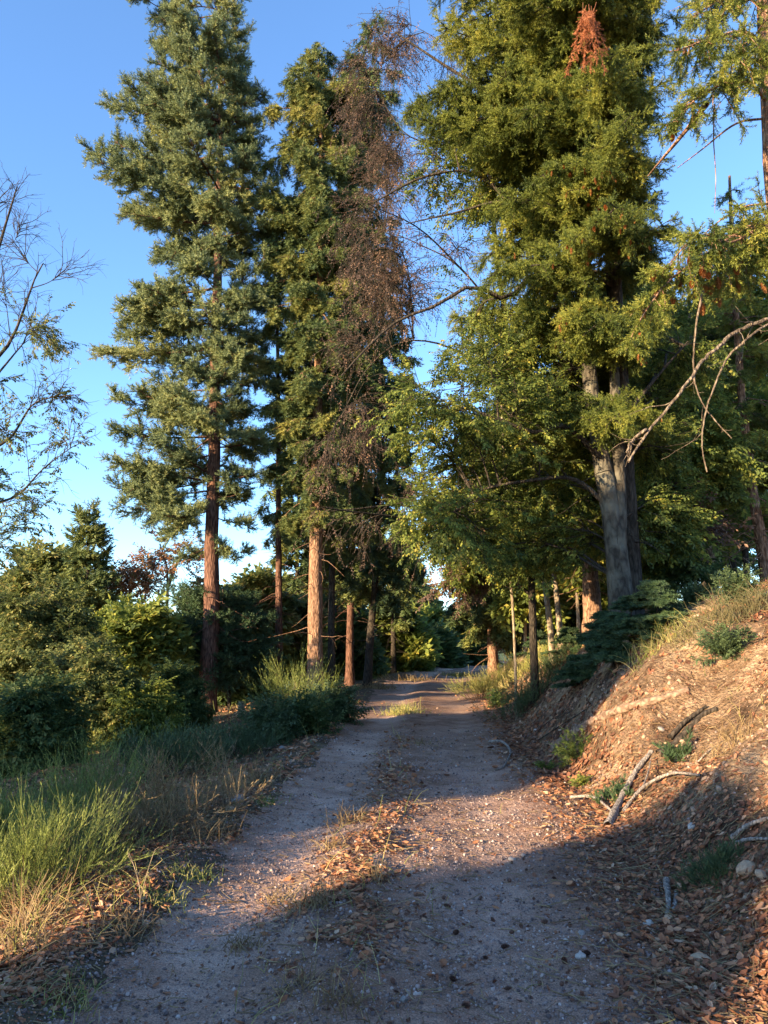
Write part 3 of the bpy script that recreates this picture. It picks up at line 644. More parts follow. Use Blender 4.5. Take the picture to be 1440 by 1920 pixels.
# long bare boughs reaching in from the right
def bare_bough(label, lines, d, mat=B_BOUGH):
    S0 = px_line(lines[0][0], d); base = S0[0]
    acc = Acc()
    for pl, r in lines:
        S = smooth_line(px_line(pl, d), 60); S[1:-1] += .006 * r / .02 * np.cumsum(R.standard_normal((58, 3)), 0) * np.sin(np.linspace(0, math.pi, 58))[:, None]
        tube(acc, S, np.linspace(r, r * .4, 60) * (1 + .10 * np.abs(np.sin(np.arange(60) * .9))), 9, 0, rough=.07)
        p, dd, t, i = shoots(S[None], 9, .15, .95, .8, .3, .2, -.1); Q = grow(p, dd, .06 + .35 * R.random(9) ** 2, 7, .3, .2); tube(acc, Q, .25 * r * np.linspace(1, .4, 7)[None] * np.ones((9, 1)), 5, 0)
    return tag(acc.obj('bare_branch', mat, None, base, smooth=True), label, 'branch', 'bare branches reaching in from the right')
bare_bough('long thick bare bough bending down from the right edge, forked at its lower end',
           [([(1560, 640, 5.6), (1500, 600, 5.5), (1440, 600, 5.3), (1385, 620, 5.2), (1325, 665, 5.1), (1270, 735, 5.0), (1215, 805, 4.95), (1178, 866, 4.9)], .018),
            ([(1212, 805, 4.95), (1190, 825, 4.92), (1174, 848, 4.9)], .012)], 5.2)
bare_bough('thin crooked bare branch dangling behind the thick bare bough',
           [([(1540, 560, 6.2), (1440, 612, 6.0), (1400, 640, 5.9), (1365, 670, 5.9), (1335, 730, 5.9), (1318, 790, 5.9), (1315, 840, 5.9), (1326, 885, 5.9)], .012),
            ([(1318, 545, 6.0), (1303, 620, 6.0), (1300, 690, 6.0), (1318, 750, 5.95), (1345, 790, 5.9), (1372, 822, 5.9)], .009)], 6.0)

# ---- 5. thinner trees on the right
conifer('spruce_tree', 'leaning pink-barked spruce at the right edge of the wood', 'tree', 16,
        [(1436, 1065), (1425, 1000), (1410, 920), (1400, 830), (1390, 740), (1384, 650), (1378, 560), (1372, 450), (1368, 330)],
        [(960, 1350, 1520), (850, 1330, 1530), (760, 1330, 1500), (650, 1320, 1480), (520, 1330, 1450), (400, 1345, 1420), (330, 1360, 1380)],
        .13, n_br=50, sec=9, spr=8, style='spruce', mat=M_DOUGLAS, bark=B_TAN, ss=.2, seed=33, dead=26, droop=.8)  # lighter needle colour stands in for dappled sun on this shaded spruce
conifer('spruce_tree', 'slim pale-barked spruce behind the bank, second from the right edge', 'tree', 17,
        [(1338, 1105), (1330, 1020), (1322, 950), (1308, 850), (1300, 760), (1295, 650), (1290, 520)],
        [(980, 1260, 1390), (900, 1240, 1400), (800, 1240, 1390), (700, 1240, 1370), (600, 1250, 1350), (520, 1270, 1310)],
        .11, n_br=55, sec=9, spr=8, style='spruce', mat=M_DOUGLAS, bark=B_PALE, ss=.2, seed=35, dead=20, droop=.8)  # needles lightened too: sunlight painted where the big conifer blocks it
conifer('spruce_tree', 'stout orange-lit bole left of the grey beech', 'tree', 22,
        [(1112, 1175), (1108, 1100), (1104, 1000), (1100, 850), (1098, 600)],
        [(980, 1040, 1180), (900, 1020, 1190), (750, 1020, 1180), (620, 1060, 1140)],
        .28, n_br=60, sec=10, spr=8, style='spruce', mat=M_SPRUCE, bark=B_TAN, ss=.3, seed=37, dead=25, tmpl=SPRIG_FAR)
conifer('spruce_tree', 'moss-green trunk of a shaggy spruce right of where the path vanishes', 'tree', 34,
        [(925, 1250), (922, 1190), (918, 1100), (914, 950), (910, 820)],
        [(1200, 855, 990), (1130, 840, 1000), (1050, 845, 990), (950, 860, 970), (830, 890, 935)],
        .24, n_br=70, sec=10, spr=8, style='spruce', mat=M_SPRUCE, bark=B_TAN, ss=.4, seed=39, dead=20, tmpl=SPRIG_FAR)
for k, (tr, dd, lab, cr) in enumerate([
        ([(1033, 1190), (1022, 1100), (1010, 1000), (1022, 900), (1024, 820)], 19, 'thin pale trunk left of the stout orange bole, curving to the left', [(980, 960, 80, 90, 18, 1.3, 1.0), (1030, 880, 70, 80, 19, 1.3, .8)]),
        ([(1050, 1185), (1044, 1120), (1036, 1040), (1040, 930), (1038, 850)], 20, 'thin straight trunk between the curved pale one and the stout orange bole', [(1060, 940, 80, 80, 20, 1.3, .9), (1040, 1010, 60, 40, 20, 1, .3)])]):
    broadleaf('young_beech', lab, 'tree', dd, [tr], cr, .085, M_BEECH, B_PALE, n_limb=8, twigs=26, n_spray=5, tmpl=SPRAY_FAR, ss=.3, seed=41 + k)
broadleaf('young_beech', 'leafy green beech filling the gap between the slim pale spruce and the grey beech', 'tree', 15.5,
          [[(1255, 1120), (1262, 1000), (1250, 850), (1240, 700)]],
          [(1235, 980, 60, 60, 14.5, 1.1, .9), (1290, 880, 80, 90, 15.5, 1.3, 1.1), (1230, 760, 80, 100, 15.5, 1.3, 1.1), (1190, 620, 70, 80, 15.5, 1.2, .8)],
          .08, M_BEECH, B_DARK, n_limb=9, twigs=28, n_spray=6, ss=.27, seed=45)  # lighter beech leaves paint in dappled sun that does not reach here
broadleaf('young_beech', 'leafy green beech behind the leaning pink spruce at the right edge', 'tree', 19,
          [[(1400, 1090), (1395, 950), (1400, 800), (1405, 650)]],
          [(1350, 700, 80, 110, 18.5, 1.6, 1.2), (1420, 600, 70, 90, 19, 1.6, .9), (1420, 850, 80, 110, 19, 1.6, 1.2), (1340, 900, 70, 80, 19, 1.4, .8)],
          .09, M_BEECH, B_DARK, n_limb=9, twigs=26, n_spray=6, ss=.3, seed=47, tmpl=SPRAY_FAR)  # leaf colour lightened in place of sunlight falling through the wood
broadleaf('hazel_bush', 'many-stemmed bush with sunlit bare stems on the bank right of the grey beech', 'bush', 15,
          [[(1262, 1118), (1272, 1060), (1285, 1000)], [(1262, 1116), (1262, 1060), (1258, 1000)], [(1264, 1116), (1285, 1060), (1310, 1020)], [(1262, 1116), (1250, 1070), (1235, 1030)]],
          [(1275, 990, 60, 40, 15, .8, .8, M_BROWN), (1240, 1070, 50, 30, 15, .7, .5)], .035, M_BEECHD, B_PALE, n_limb=7, twigs=20, n_spray=4, ss=.3, seed=49, r1=.01)
for k, (tr, dd, cr, lab) in enumerate([
        ([(1215, 1140), (1210, 1000), (1215, 850)], 21, [(1230, 1020, 50, 50, 20.5, 1.2, .6), (1200, 900, 60, 80, 21, 1.2, .7)], 'sunlit light green beech seen just right of the grey beech trunk'),
        ([(1085, 1190), (1080, 1050), (1078, 900)], 26, [(1075, 1000, 60, 70, 26, 1.5, .8), (1080, 860, 60, 70, 26, 1.5, .7)], 'light green beech deep in the wood above the stout orange bole'),
        ([(985, 1220), (985, 1100), (990, 950)], 28, [(985, 1090, 60, 60, 28, 1.5, .8), (990, 960, 70, 70, 28, 1.5, .8), (940, 840, 70, 70, 28, 1.5, .7)], 'light green beech deep in the wood left of the thin pale trunks'),
        ([(1180, 1160), (1185, 1050)], 30, [(1190, 1070, 50, 50, 30, 1.5, .6)], 'small bright beech far back behind the foot of the grey beech'),
        ([(1365, 1110), (1360, 1000), (1362, 900)], 24, [(1370, 960, 60, 60, 24, 1.3, .7), (1300, 1000, 50, 50, 24, 1.2, .5), (1410, 760, 60, 80, 24, 1.3, .7)], 'sunlit yellowing beech between the slim pale spruce and the leaning pink one')]):
    broadleaf('young_beech', lab, 'tree', dd, [tr], cr, .07, M_BEECH, B_PALE, n_limb=9, twigs=26, n_spray=5, tmpl=SPRAY_FAR, ss=.34, seed=140 + k, droop=.5)
for k, (tr, dd, r_, lab) in enumerate([([(1003, 1205), (996, 1120), (985, 1040), (975, 950), (972, 860)], 21, .05, 'thin slightly bent pale stem left of the curved pale trunk'),
        ([(1225, 1130), (1222, 1050), (1228, 980)], 19, .035, 'very thin pale stem right of the grey beech'), ([(1345, 1100), (1337, 1040), (1333, 985)], 18, .05, 'short pale stem touching the slim pale spruce')]):
    broadleaf('young_beech', lab, 'tree', dd, [tr], [(tr[-1][0], tr[-1][1], 45, 40, dd, .8, .4)], r_, M_BEECH, B_PALE, n_limb=6, twigs=20, n_spray=4, tmpl=SPRAY_FAR, ss=.3, seed=150 + k)
# the wall of sunlit beech leaves left of the trunks, over the path's right edge
broadleaf('young_beech', 'broad sunlit beech arching over the right side of the path with low leafy boughs', 'tree', 16,
          [[(965, 1215), (960, 1120), (950, 1000), (945, 880), (940, 760)]],
          [(900, 1000, 80, 70, 16, 1.3, .7), (860, 1080, 50, 50, 16.5, 1.0, .5, M_BROWN), (850, 1030, 55, 80, 16.5, 1.0, .7), (820, 950, 40, 60, 16.5, .8, .4), (970, 1030, 70, 50, 16, 1.2, .5), (960, 900, 80, 80, 16, 1.3, .6)],
          .03, M_BEECH, B_PALE, n_limb=9, twigs=28, n_spray=5, ss=.2, seed=51, droop=.6)

# ---- 6. left edge: thin half-bare tree, shrubs and small trees on the slope
broadleaf('oak_tree', 'half-bare thin-leaved tree cut by the left edge of the picture', 'tree', 14,
          [[(-60, 1250), (-50, 1050), (-40, 850), (-20, 700), (20, 640), (45, 580), (62, 530), (80, 495)],
           [(-45, 900), (-30, 700), (-15, 520), (5, 440), (20, 390), (32, 350)]],
          [(10, 950, 90, 90, 14, 1.1, 1.0), (50, 800, 80, 60, 14, 1, .6), (-20, 700, 50, 70, 14, 1, .5), (50, 640, 50, 60, 14, .6, .3), (10, 1050, 90, 60, 14, 1.0, .8), (90, 730, 50, 30, 14, .6, .2), (80, 600, 40, 60, 14, .6, .15)],
          .13, M_OLIVE, B_DARK, n_limb=6, twigs=18, n_spray=3, ss=.16, seed=53, tw_len=.7, r1=.012, bare=11,
          limbs=[([(-30, 850), (20, 820), (60, 760), (100, 745), (150, 740)], .03), ([(-20, 720), (30, 660), (45, 640), (60, 600)], .025), ([(60, 540), (90, 530), (115, 515), (130, 512)], .012), ([(-40, 950), (30, 930), (80, 880), (135, 838)], .03),
                 ([(70, 510), (55, 495), (45, 480)], .01), ([(20, 640), (10, 560), (0, 530)], .012), ([(5, 440), (-5, 400), (0, 370)], .01), ([(0, 460), (25, 455), (40, 415)], .008)])
conifer('ivy_spire', 'ragged ivy-clad spire standing left of the tallest fir', 'tree', 26,
        [(160, 1260), (162, 1150), (165, 1060), (166, 1000), (168, 955)],
        [(1230, 95, 235), (1150, 100, 230), (1100, 115, 215), (1070, 130, 200), (1020, 140, 196), (985, 140, 198), (955, 158, 176)],
        .12, n_br=60, sec=9, spr=9, style='fir', mat=M_SPRUCE, bark=B_DARK, ss=.3, seed=55, tmpl=SPRIG_FAR)
broadleaf('maple_tree', 'small autumn tree with thin orange leaves behind the tallest fir', 'tree', 28,
          [[(312, 1240), (313, 1150), (314, 1100), (312, 1060), (300, 1020)], [(314, 1100), (330, 1060), (345, 1030)]],
          [(260, 1080, 50, 30, 28, 1.2, .7), (330, 1050, 60, 30, 28, 1.2, .7), (205, 1090, 30, 16, 27, .8, .5)],
          .12, M_AUTUMN, B_PALE, n_limb=8, twigs=20, n_spray=3, tmpl=SPRAY_FAR, ss=.2, seed=57, tw_len=1.0)
conifer('young_fir', 'low spreading blue-green fir around the foot of the tallest fir', 'tree', 23.3,
        [(430, 1320), (425, 1250), (420, 1150), (418, 1105)],
        [(1280, 300, 505), (1250, 280, 515), (1200, 262, 515), (1160, 265, 505), (1130, 290, 480), (1105, 340, 440)],
        .06, n_br=95, sec=16, spr=14, style='fir', mat=M_SEED, bark=B_DARK, ss=.19, seed=59, rmin=.75)
SH = [  # px, py, rx, ry, depth, material, label
    (60, 1180, 110, 90, 17, M_OLIVE, 'pale olive bushy tree at the left edge below the half-bare tree'),
    (150, 1290, 100, 110, 15, M_OLIVE, 'olive bush on the left slope left of the low fir'),
    (250, 1190, 90, 60, 21, M_BEECH, 'sunlit yellow-green bush between the ivy-clad spire and the low fir'),
    (255, 1330, 85, 85, 15, M_BEECH, 'yellow-lit bush in the shade under the low fir'),
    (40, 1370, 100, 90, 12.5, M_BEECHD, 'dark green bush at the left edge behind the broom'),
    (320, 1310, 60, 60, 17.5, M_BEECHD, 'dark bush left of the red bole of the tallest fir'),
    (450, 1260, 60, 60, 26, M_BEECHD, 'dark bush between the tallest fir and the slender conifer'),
    (480, 1140, 60, 60, 32, M_OLIVE, 'greyish bush seen between the tallest fir and the slender conifer'),
    (560, 1200, 40, 80, 34, M_OLIVE, 'bush filling the gap behind the thick tan bole'),
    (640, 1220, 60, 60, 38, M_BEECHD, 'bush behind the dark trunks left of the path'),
    (400, 1170, 60, 60, 30, M_OLIVE, 'hazy green tree far down the slope behind the bole of the tallest fir'),
    (520, 1150, 60, 60, 42, M_OLIVE, 'pale bush far behind the slender conifer'),
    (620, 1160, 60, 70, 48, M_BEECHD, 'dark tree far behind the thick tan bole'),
    (1085, 1110, 60, 45, 34, M_BEECH, 'yellow-green bush far back in the wood behind the stout orange bole'),
    (1000, 1150, 50, 40, 40, M_OLIVE, 'dull bush far back in the wood behind the thin pale trunks'),
    (1170, 1100, 50, 40, 30, M_BEECH, 'leafy bush in the wood behind the foot of the grey beech'),
    (740, 1200, 60, 70, 46, M_BEECH, 'round yellow-green tree at the left side of the far path bend'),
    (800, 1190, 40, 60, 60, M_BEECH, 'sunlit small tree straight above the end of the path'),
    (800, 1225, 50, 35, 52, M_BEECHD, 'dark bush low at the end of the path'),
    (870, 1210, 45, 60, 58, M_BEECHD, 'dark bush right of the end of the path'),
    (760, 1130, 50, 50, 70, M_OLIVE, 'farthest pale tree seen above the path bend'),
    (70, 1090, 80, 60, 30, M_OLIVE, 'dull green tree far down the left slope'),
]
for k, (px, py, rx, ry, dd, m, lab) in enumerate(SH):
    foot = at(px, py + ry * .9, dd); tp = py + ry * .9
    s = dd / 15.0
    broadleaf('bushy_tree', lab, 'tree' if 'tree' in lab else 'bush', dd, [[(px, tp + 25), (px + 4, py + ry * .3), (px - 3, py - ry * .3)]],
              [(px, py, rx * .85, ry * .8, dd, rx * dd / FPX * .8, 1.0), (px - rx * .4, py + ry * .45, rx * .6, ry * .5, dd - .3, rx * dd / FPX * .6, .6), (px + rx * .45, py + ry * .4, rx * .55, ry * .5, dd, rx * dd / FPX * .6, .6)],
              .05 * s, m, B_DARK, n_limb=13, twigs=30, n_spray=6, tmpl=SPRAY if dd < 18 else SPRAY_FAR, ss=(.22 if dd < 18 else .28 * dd / 22), tw_len=.45 * rx * dd / FPX * 1.0, seed=70 + k)

# ---- 7. woods behind, right of the path and far left: simple conifers, copied
def far_conifer(label, x, y, h, w, seed, mat=M_SPRUCE):
    rg = np.random.default_rng(seed); z0 = float(ground_z(x, y)); root = thing('background_conifer', label, 'tree', (x, y, z0 - .1), 'conifers standing back in the wood')
    acc = Acc(); S = np.array([[0, 0, 0], [.02 * h, 0, h * .5], [.01 * h, 0, h]]); tube(acc, smooth_line(S, 14), taper(14, .012 * h, .02), 8, 0)
    n = 90; u = rg.random(n) ** .8; z = h * (.16 + .84 * u); az = rg.random(n) * 6.283; L = w * (1.02 - u) ** .7 * (.6 + .5 * rg.random(n))
    P = grow(np.stack([.01 * h + 0 * z, 0 * z, z], -1), np.stack([np.cos(az), np.sin(az), .3 * u], -1), L, 7, .6, .06, rg)
    tube(acc, P, np.linspace(.035, .008, 7)[None] * np.ones((n, 1)), 4, 0)
    p, dd, t, idx = shoots(P, 12, .15, 1, .9, .3, .7, -.1, rg); Q = grow(p, dd, (.4 * L[idx] * (1.15 - t) + .25), 5, 1.4, .1, rg)
    acc.obj('trunk', B_DARK, root, smooth=True)
    p, dd, t, idx = shoots(Q, 8, 0, 1, .8, .3, .4, -.3, rg); fo = Acc()
    scatter(fo, *SPRIG_FAR, p, dd, rg.random(len(p)), .5 * (.6 + .6 * rg.random(len(p))), 0, np.clip(.45 + .2 * rg.standard_normal(len(p)), 0, 1)); fo.obj('crown', mat, root)
    return root
fc = far_conifer('tall dark conifer between the grey beech and the slim pale spruce', 9.0, 26, 15, 3.4, 91)
FAR = [(13.5, 29, .9, 'dark conifer in the wood at the right edge, behind the leaning pink spruce'), (6.2, 33, 1.0, 'dark conifer deep in the wood behind the stout orange bole'),
       (8.2, 44, 1.1, 'dark conifer farther back, right of the moss-green trunk'), (14.5, 34, 1.0, 'dark conifer at the back of the wood near the right edge'), (10.8, 40, 1.2, 'tallest dark conifer at the back of the wood on the right'),
       (2.2, 62, .8, 'dark conifer beyond the end of the path'), (-3.5, 45, .75, 'dark conifer behind the trunks left of the path'), (-1.2, 54, .7, 'dark conifer left of the far path bend')]
for k, (x, y, s, lab) in enumerate(FAR):
    copy_thing(fc, (x, y, float(ground_z(x, y)) - .1), rz=k * 1.7, sc=s, label=lab)
# ================================================================== TREES BEHIND THE CAMERA (they shade the near path; the low sun comes through between them)
def shade_tree(label, q, back, top, low, r, seed, group='trees standing behind the viewer on the slope'):
    rg = np.random.default_rng(seed)
    x = 0.64 * q - 0.77 * back; y = -0.77 * q - 0.64 * back; z0 = float(ground_z(x, y))
    root = thing('broadleaf_tree', label, 'tree', (x, y, z0), group); acc = Acc(); H = top - z0
    S = smooth_line([[0, 0, -.2], [.1, 0, H * .5], [0, 0, H * .93]], 12); tube(acc, S, taper(12, .12, .03), 8, 0)
    n = 60; zc = (low + top) / 2 - z0; hz = (top - low) / 2
    v = norm(rg.standard_normal((n, 3))) * rg.random((n, 1)) ** .33; tg = np.array([0, 0, zc]) + v * np.array([r, r, hz])
    st = np.stack([0 * tg[:, 0], 0 * tg[:, 0], np.clip(tg[:, 2] - .3 * H * rg.random(n), .5, None)], -1)
    P = np.array([smooth_line([a, (a + b) / 2 + [0, 0, .15], b], 7) for a, b in zip(st, tg)]); tube(acc, P, np.linspace(.035, .008, 7)[None] * np.ones((n, 1)), 4, 0)
    acc.obj('trunk', B_DARK, root); p, dd, t, i = shoots(P, 14, .3, 1, .9, .3, .3, 0, rg); Q = grow(p, dd, .5 + .4 * rg.random(len(p)), 4, .3, .1, rg)
    p, dd, t, i = shoots(Q, 7, 0, 1, .8, .3, .3, 0, rg); fo = Acc(); scatter(fo, *SPRAY_FAR[:2], p, dd, rg.random(len(p)) * 3, .42, 0); fo.obj('crown', M_BEECHD, root)
for k, (q, b, top, low, r) in enumerate([(-3.0, 12, 4.35, 1.8, .72), (.6, 12.6, 4.1, 1.0, .9), (2.6, 12, 4.1, 1.0, 1.0), (5.0, 12.5, 4.4, 1.0, 1.5), (8.0, 13, 4.8, 1.0, 2.0),
                                         (-7.3, 12, 9.6, 2.4, 1.15), (-9.8, 12.5, 7.2, 2.4, 1.6), (-11.7, 11.5, 6.6, 2.2, .95)]):
    shade_tree('leafy tree standing on the slope behind the viewer, outside the picture', q, b, top, low, r, 200 + k)

# ================================================================== SHRUBS AND HERBS
M_DRYSTEM = leaf_mat('broom_old_stems', [(.05, .035, .02), (.11, .08, .045), (.20, .15, .08)], .1, gain=1)
def broom(name, label, cat, px, py, h, wdt, n, mat, seed, group=None, lean=0.0, shoots_n=7, thick=.004, fuzz=True):
    if thick == .004: thick = .0026 if py > 1500 else .004; n = int(n * 1.2)
    rg = np.random.default_rng(seed); B = hit(px, py)
    root_xy = B[:2] + rg.standard_normal((n, 2)) * wdt * .28
    p = np.stack([root_xy[:, 0], root_xy[:, 1], ground_z(root_xy[:, 0], root_xy[:, 1]) - .03], -1)
    out = (root_xy - B[:2]) / wdt; d = np.stack([out[:, 0] * 1.3 + lean, out[:, 1] * 1.3, np.ones(n)], -1) + rg.standard_normal((n, 3)) * .22
    P = grow(p, d, h * (.4 + .7 * rg.random(n) ** .7), 7, .1, .15, rg); acc = Acc(); tn = .45 + .15 * rg.standard_normal(n)
    tube(acc, P, thick * np.linspace(1.3, .35, 7)[None] * np.ones((n, 1)), 3, 1, np.clip(tn - .3, 0, 1))
    q, dd, t, i = shoots(P, int(shoots_n * 1.3), .35, 1.0, .42 if mat is M_BROOM else .7, .2, 0, .2, rg)
    Q = grow(q, dd, h * .36 * (.5 + .8 * rg.random(len(q))), 5, -.25, .05, rg); tube(acc, Q, thick * .55 * np.linspace(1, .3, 5)[None] * np.ones((len(Q), 1)), 3, 0, np.clip(tn[i] + .1, 0, 1))
    if fuzz:
        q, dd, t, i2 = shoots(Q, 9, .1, 1, .5, .2, 0, .1, rg); scatter(acc, [[0, -.1, 0], [0, .1, 0], [1, 0, 0]], [[0, 1, 2]], q, dd, rg.random(len(q)) * 6, (.022 if py > 1500 else .04) * (.7 + .8 * rg.random(len(q))), 0, np.clip(tn[i[i2]] + .2 * rg.random(len(q)), 0, 1))
    return tag(acc.obj(name, [mat, M_DRYSTEM], None, B), label, cat, group)
LATER = []
G1 = 'broom bushes along the left verge'
broom('broom_bush', 'tall bright green broom bush with sunlit tips nearest the camera on the left verge', 'bush', 58, 1690, .62, .5, 120, M_BROOM, 301, G1, shoots_n=10)
broom('broom_bush', 'bright green broom bush cut by the left edge of the picture', 'bush', -10, 1630, .72, .55, 120, M_BROOM, 302, G1, shoots_n=10)
broom('broom_bush', 'sunlit broom bush with the highest tips, just behind the nearest one', 'bush', 178, 1570, .82, .42, 90, M_BROOM, 303, G1, shoots_n=10)
broom('dry_bush', 'brown dry twiggy bush between the bright brooms and the dark ones', 'bush', 318, 1560, .7, .7, 60, M_STRAW, 304, None, shoots_n=12, thick=.0022)
broom('dry_bush', 'dark dry tangle of stems at the foot of the sunlit broom', 'bush', 245, 1590, .5, .6, 70, M_STRAW, 305, None, thick=.0022)
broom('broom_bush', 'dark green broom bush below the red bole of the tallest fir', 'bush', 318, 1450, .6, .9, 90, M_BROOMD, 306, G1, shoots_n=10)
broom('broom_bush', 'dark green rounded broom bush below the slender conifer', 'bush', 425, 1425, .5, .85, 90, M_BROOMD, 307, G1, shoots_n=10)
LATER.append(('blue-green low leafy bush left of the thick tan bole', 500, 1395, 308))
LATER.append(('dark leafy bush under the thick tan bole', 572, 1378, 309))
LATER.append(('last dark leafy bush before the path bends, right of the thick tan bole', 628, 1352, 310))
broom('broom_bush', 'light green sunlit broom tuft between the slender conifer and the thick tan bole', 'bush', 548, 1345, 1.35, .6, 60, M_BROOM, 311, G1, shoots_n=8)
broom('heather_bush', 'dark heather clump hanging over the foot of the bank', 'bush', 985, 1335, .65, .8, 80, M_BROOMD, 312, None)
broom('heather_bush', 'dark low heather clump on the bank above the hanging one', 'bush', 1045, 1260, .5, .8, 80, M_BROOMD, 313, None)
broom('gorse_bush', 'yellow-green sunlit bush where the bank meets the far path', 'bush', 905, 1310, .8, .9, 80, M_GRASS, 314, None)
broom('gorse_bush', 'sunlit yellow bush higher on the bank, right of the moss-green trunk', 'bush', 955, 1280, .7, .9, 80, M_GRASS, 315, None)
broom('gorse_bush', 'pale green bush on the bank below the trunks of the young beeches', 'bush', 1010, 1250, .5, .9, 60, M_GRASS, 316, None)
broom('heather_tuft', 'small dark green tuft on the near bank by the right edge', 'plant', 1345, 1640, .15, .22, 70, M_BROOMD, 317, None, thick=.002)
broom('weed', 'small leafy dark plant in front of the grey fallen log', 'plant', 1150, 1500, .16, .3, 20, M_SEED, 318, None, thick=.003)
broom('weed', 'small dark plant growing against the gnarled root on the bank', 'plant', 1275, 1420, .18, .25, 20, M_SEED, 319, None, thick=.003)

def small_bush(name, label, px, py, h, mat, n=40, ss=.09, seed=1, tmpl=SPRAY, group=None, cat='bush'):
    rg = np.random.default_rng(seed); B = hit(px, py); d = rg.standard_normal((n, 3)) * .6 + [0, 0, 1]; d[:, 2] = np.abs(d[:, 2])
    P = grow(np.repeat(B[None], n, 0), d, h * (.5 + .6 * rg.random(n)), 5, .2, .12, rg); acc = Acc(); tube(acc, P, .006 * np.linspace(1, .3, 5)[None] * np.ones((n, 1)), 3, 0, np.full(n, .1))
    q, dd, t, i = shoots(P, 9, .25, 1, .7, .3, .3, 0, rg); tv = tmpl[0]; tf = tmpl[1]; scatter(acc, tv, tf, q, dd, rg.standard_normal(len(q)) * .6, ss * (.7 + .6 * rg.random(len(q))), 0, np.clip(.4 + .2 * rg.standard_normal(len(q)), 0, 1))
    return tag(acc.obj(name, mat, None, B), label, cat, group)
for lab, px, py, sd in LATER: small_bush('verge_bush', lab, px, py, .75, M_BEECHD if sd % 2 else M_BROOMD, 130, .17, sd)
small_bush('holly_bush', 'small dark glossy bush alone on the leafy bank near the right edge', 1362, 1238, .42, M_BROOMD, 60, .10, 330)
small_bush('holly_bush', 'dark rounded evergreen bush at the crest of the bank right of the hazel stems', 1385, 1125, .45, M_BROOMD, 60, .12, 331)
small_bush('holly_bush', 'dark evergreen bush behind the slim pale spruce on the crest', 1300, 1135, .35, M_BROOMD, 50, .12, 332)
small_bush('bramble', 'sunlit sprawling bramble with small yellow-green leaves on the bare soil', 1085, 1425, .38, M_BEECH, 26, .10, 333, cat='plant')
small_bush('bramble', 'tiny bright green seedling below the sunlit bramble', 1090, 1475, .10, M_BEECH, 6, .09, 334, cat='plant')
small_bush('bramble', 'tiny bright green seedling left of the sunlit bramble', 1020, 1445, .12, M_BEECH, 6, .09, 335, cat='plant')
small_bush('bramble', 'low dark bramble at the foot of the bank beside the hanging heather', 935, 1325, .4, M_BEECHD, 30, .14, 336, cat='plant')

def seedling(label, px, py, h, seed):
    rg = np.random.default_rng(seed); B = hit(px, py); root = thing('fir_seedling', label, 'tree', B, 'young firs at the foot of the grey beech')
    acc = Acc(); tube(acc, np.array([[0, 0, -.05], [.02, 0, h * .5], [0, 0, h]]), np.array([.014, .01, .004]), 6)
    n = 34; u = rg.random(n); az = rg.random(n) * 6.283; L = h * .85 * (1.05 - u) * (.7 + .4 * rg.random(n))
    P = grow(np.stack([0 * u, 0 * u, h * (.12 + .85 * u)], -1), np.stack([np.cos(az), np.sin(az), .15 + .3 * u], -1), L, 6, .35, .05, rg); tube(acc, P, .006 * np.linspace(1, .3, 6)[None] * np.ones((n, 1)), 3)
    acc.obj('trunk', B_DARK, root); q, dd, t, i = shoots(P, 9, .15, 1, .9, .15, .95, 0, rg); Q = grow(q, dd, .35 * L[i] * (1.2 - t) + .04, 4, .2, .05, rg)
    q, dd, t, i = shoots(np.concatenate([Q, P[:, [0, 2, 4, 5]]]), 5, .1, 1, .5, .2, .95, 0, rg); fo = Acc(); scatter(fo, *SPRIG_MID, q, dd, rg.standard_normal(len(q)) * .2, .15, 0); fo.obj('crown', M_SEED, root)
for k, (px, py, h, lab) in enumerate([(1010, 1235, 1.1, 'leftmost young fir, on the bank below the young beeches'), (1070, 1228, .8, 'young fir in front of the stout orange bole'), (1140, 1228, 1.0, 'young fir hiding the foot of the grey beech'),
                                      (1185, 1205, 1.0, 'young fir right at the foot of the dark trunk beside the grey beech'), (1090, 1290, .7, 'lowest young fir, halfway down the bank'), (1232, 1175, .9, 'rightmost young fir on the crest of the bank'), (1150, 1255, .8, 'small young fir below the grey beech')]):
    seedling(lab, px, py, h * .72, 340 + k)

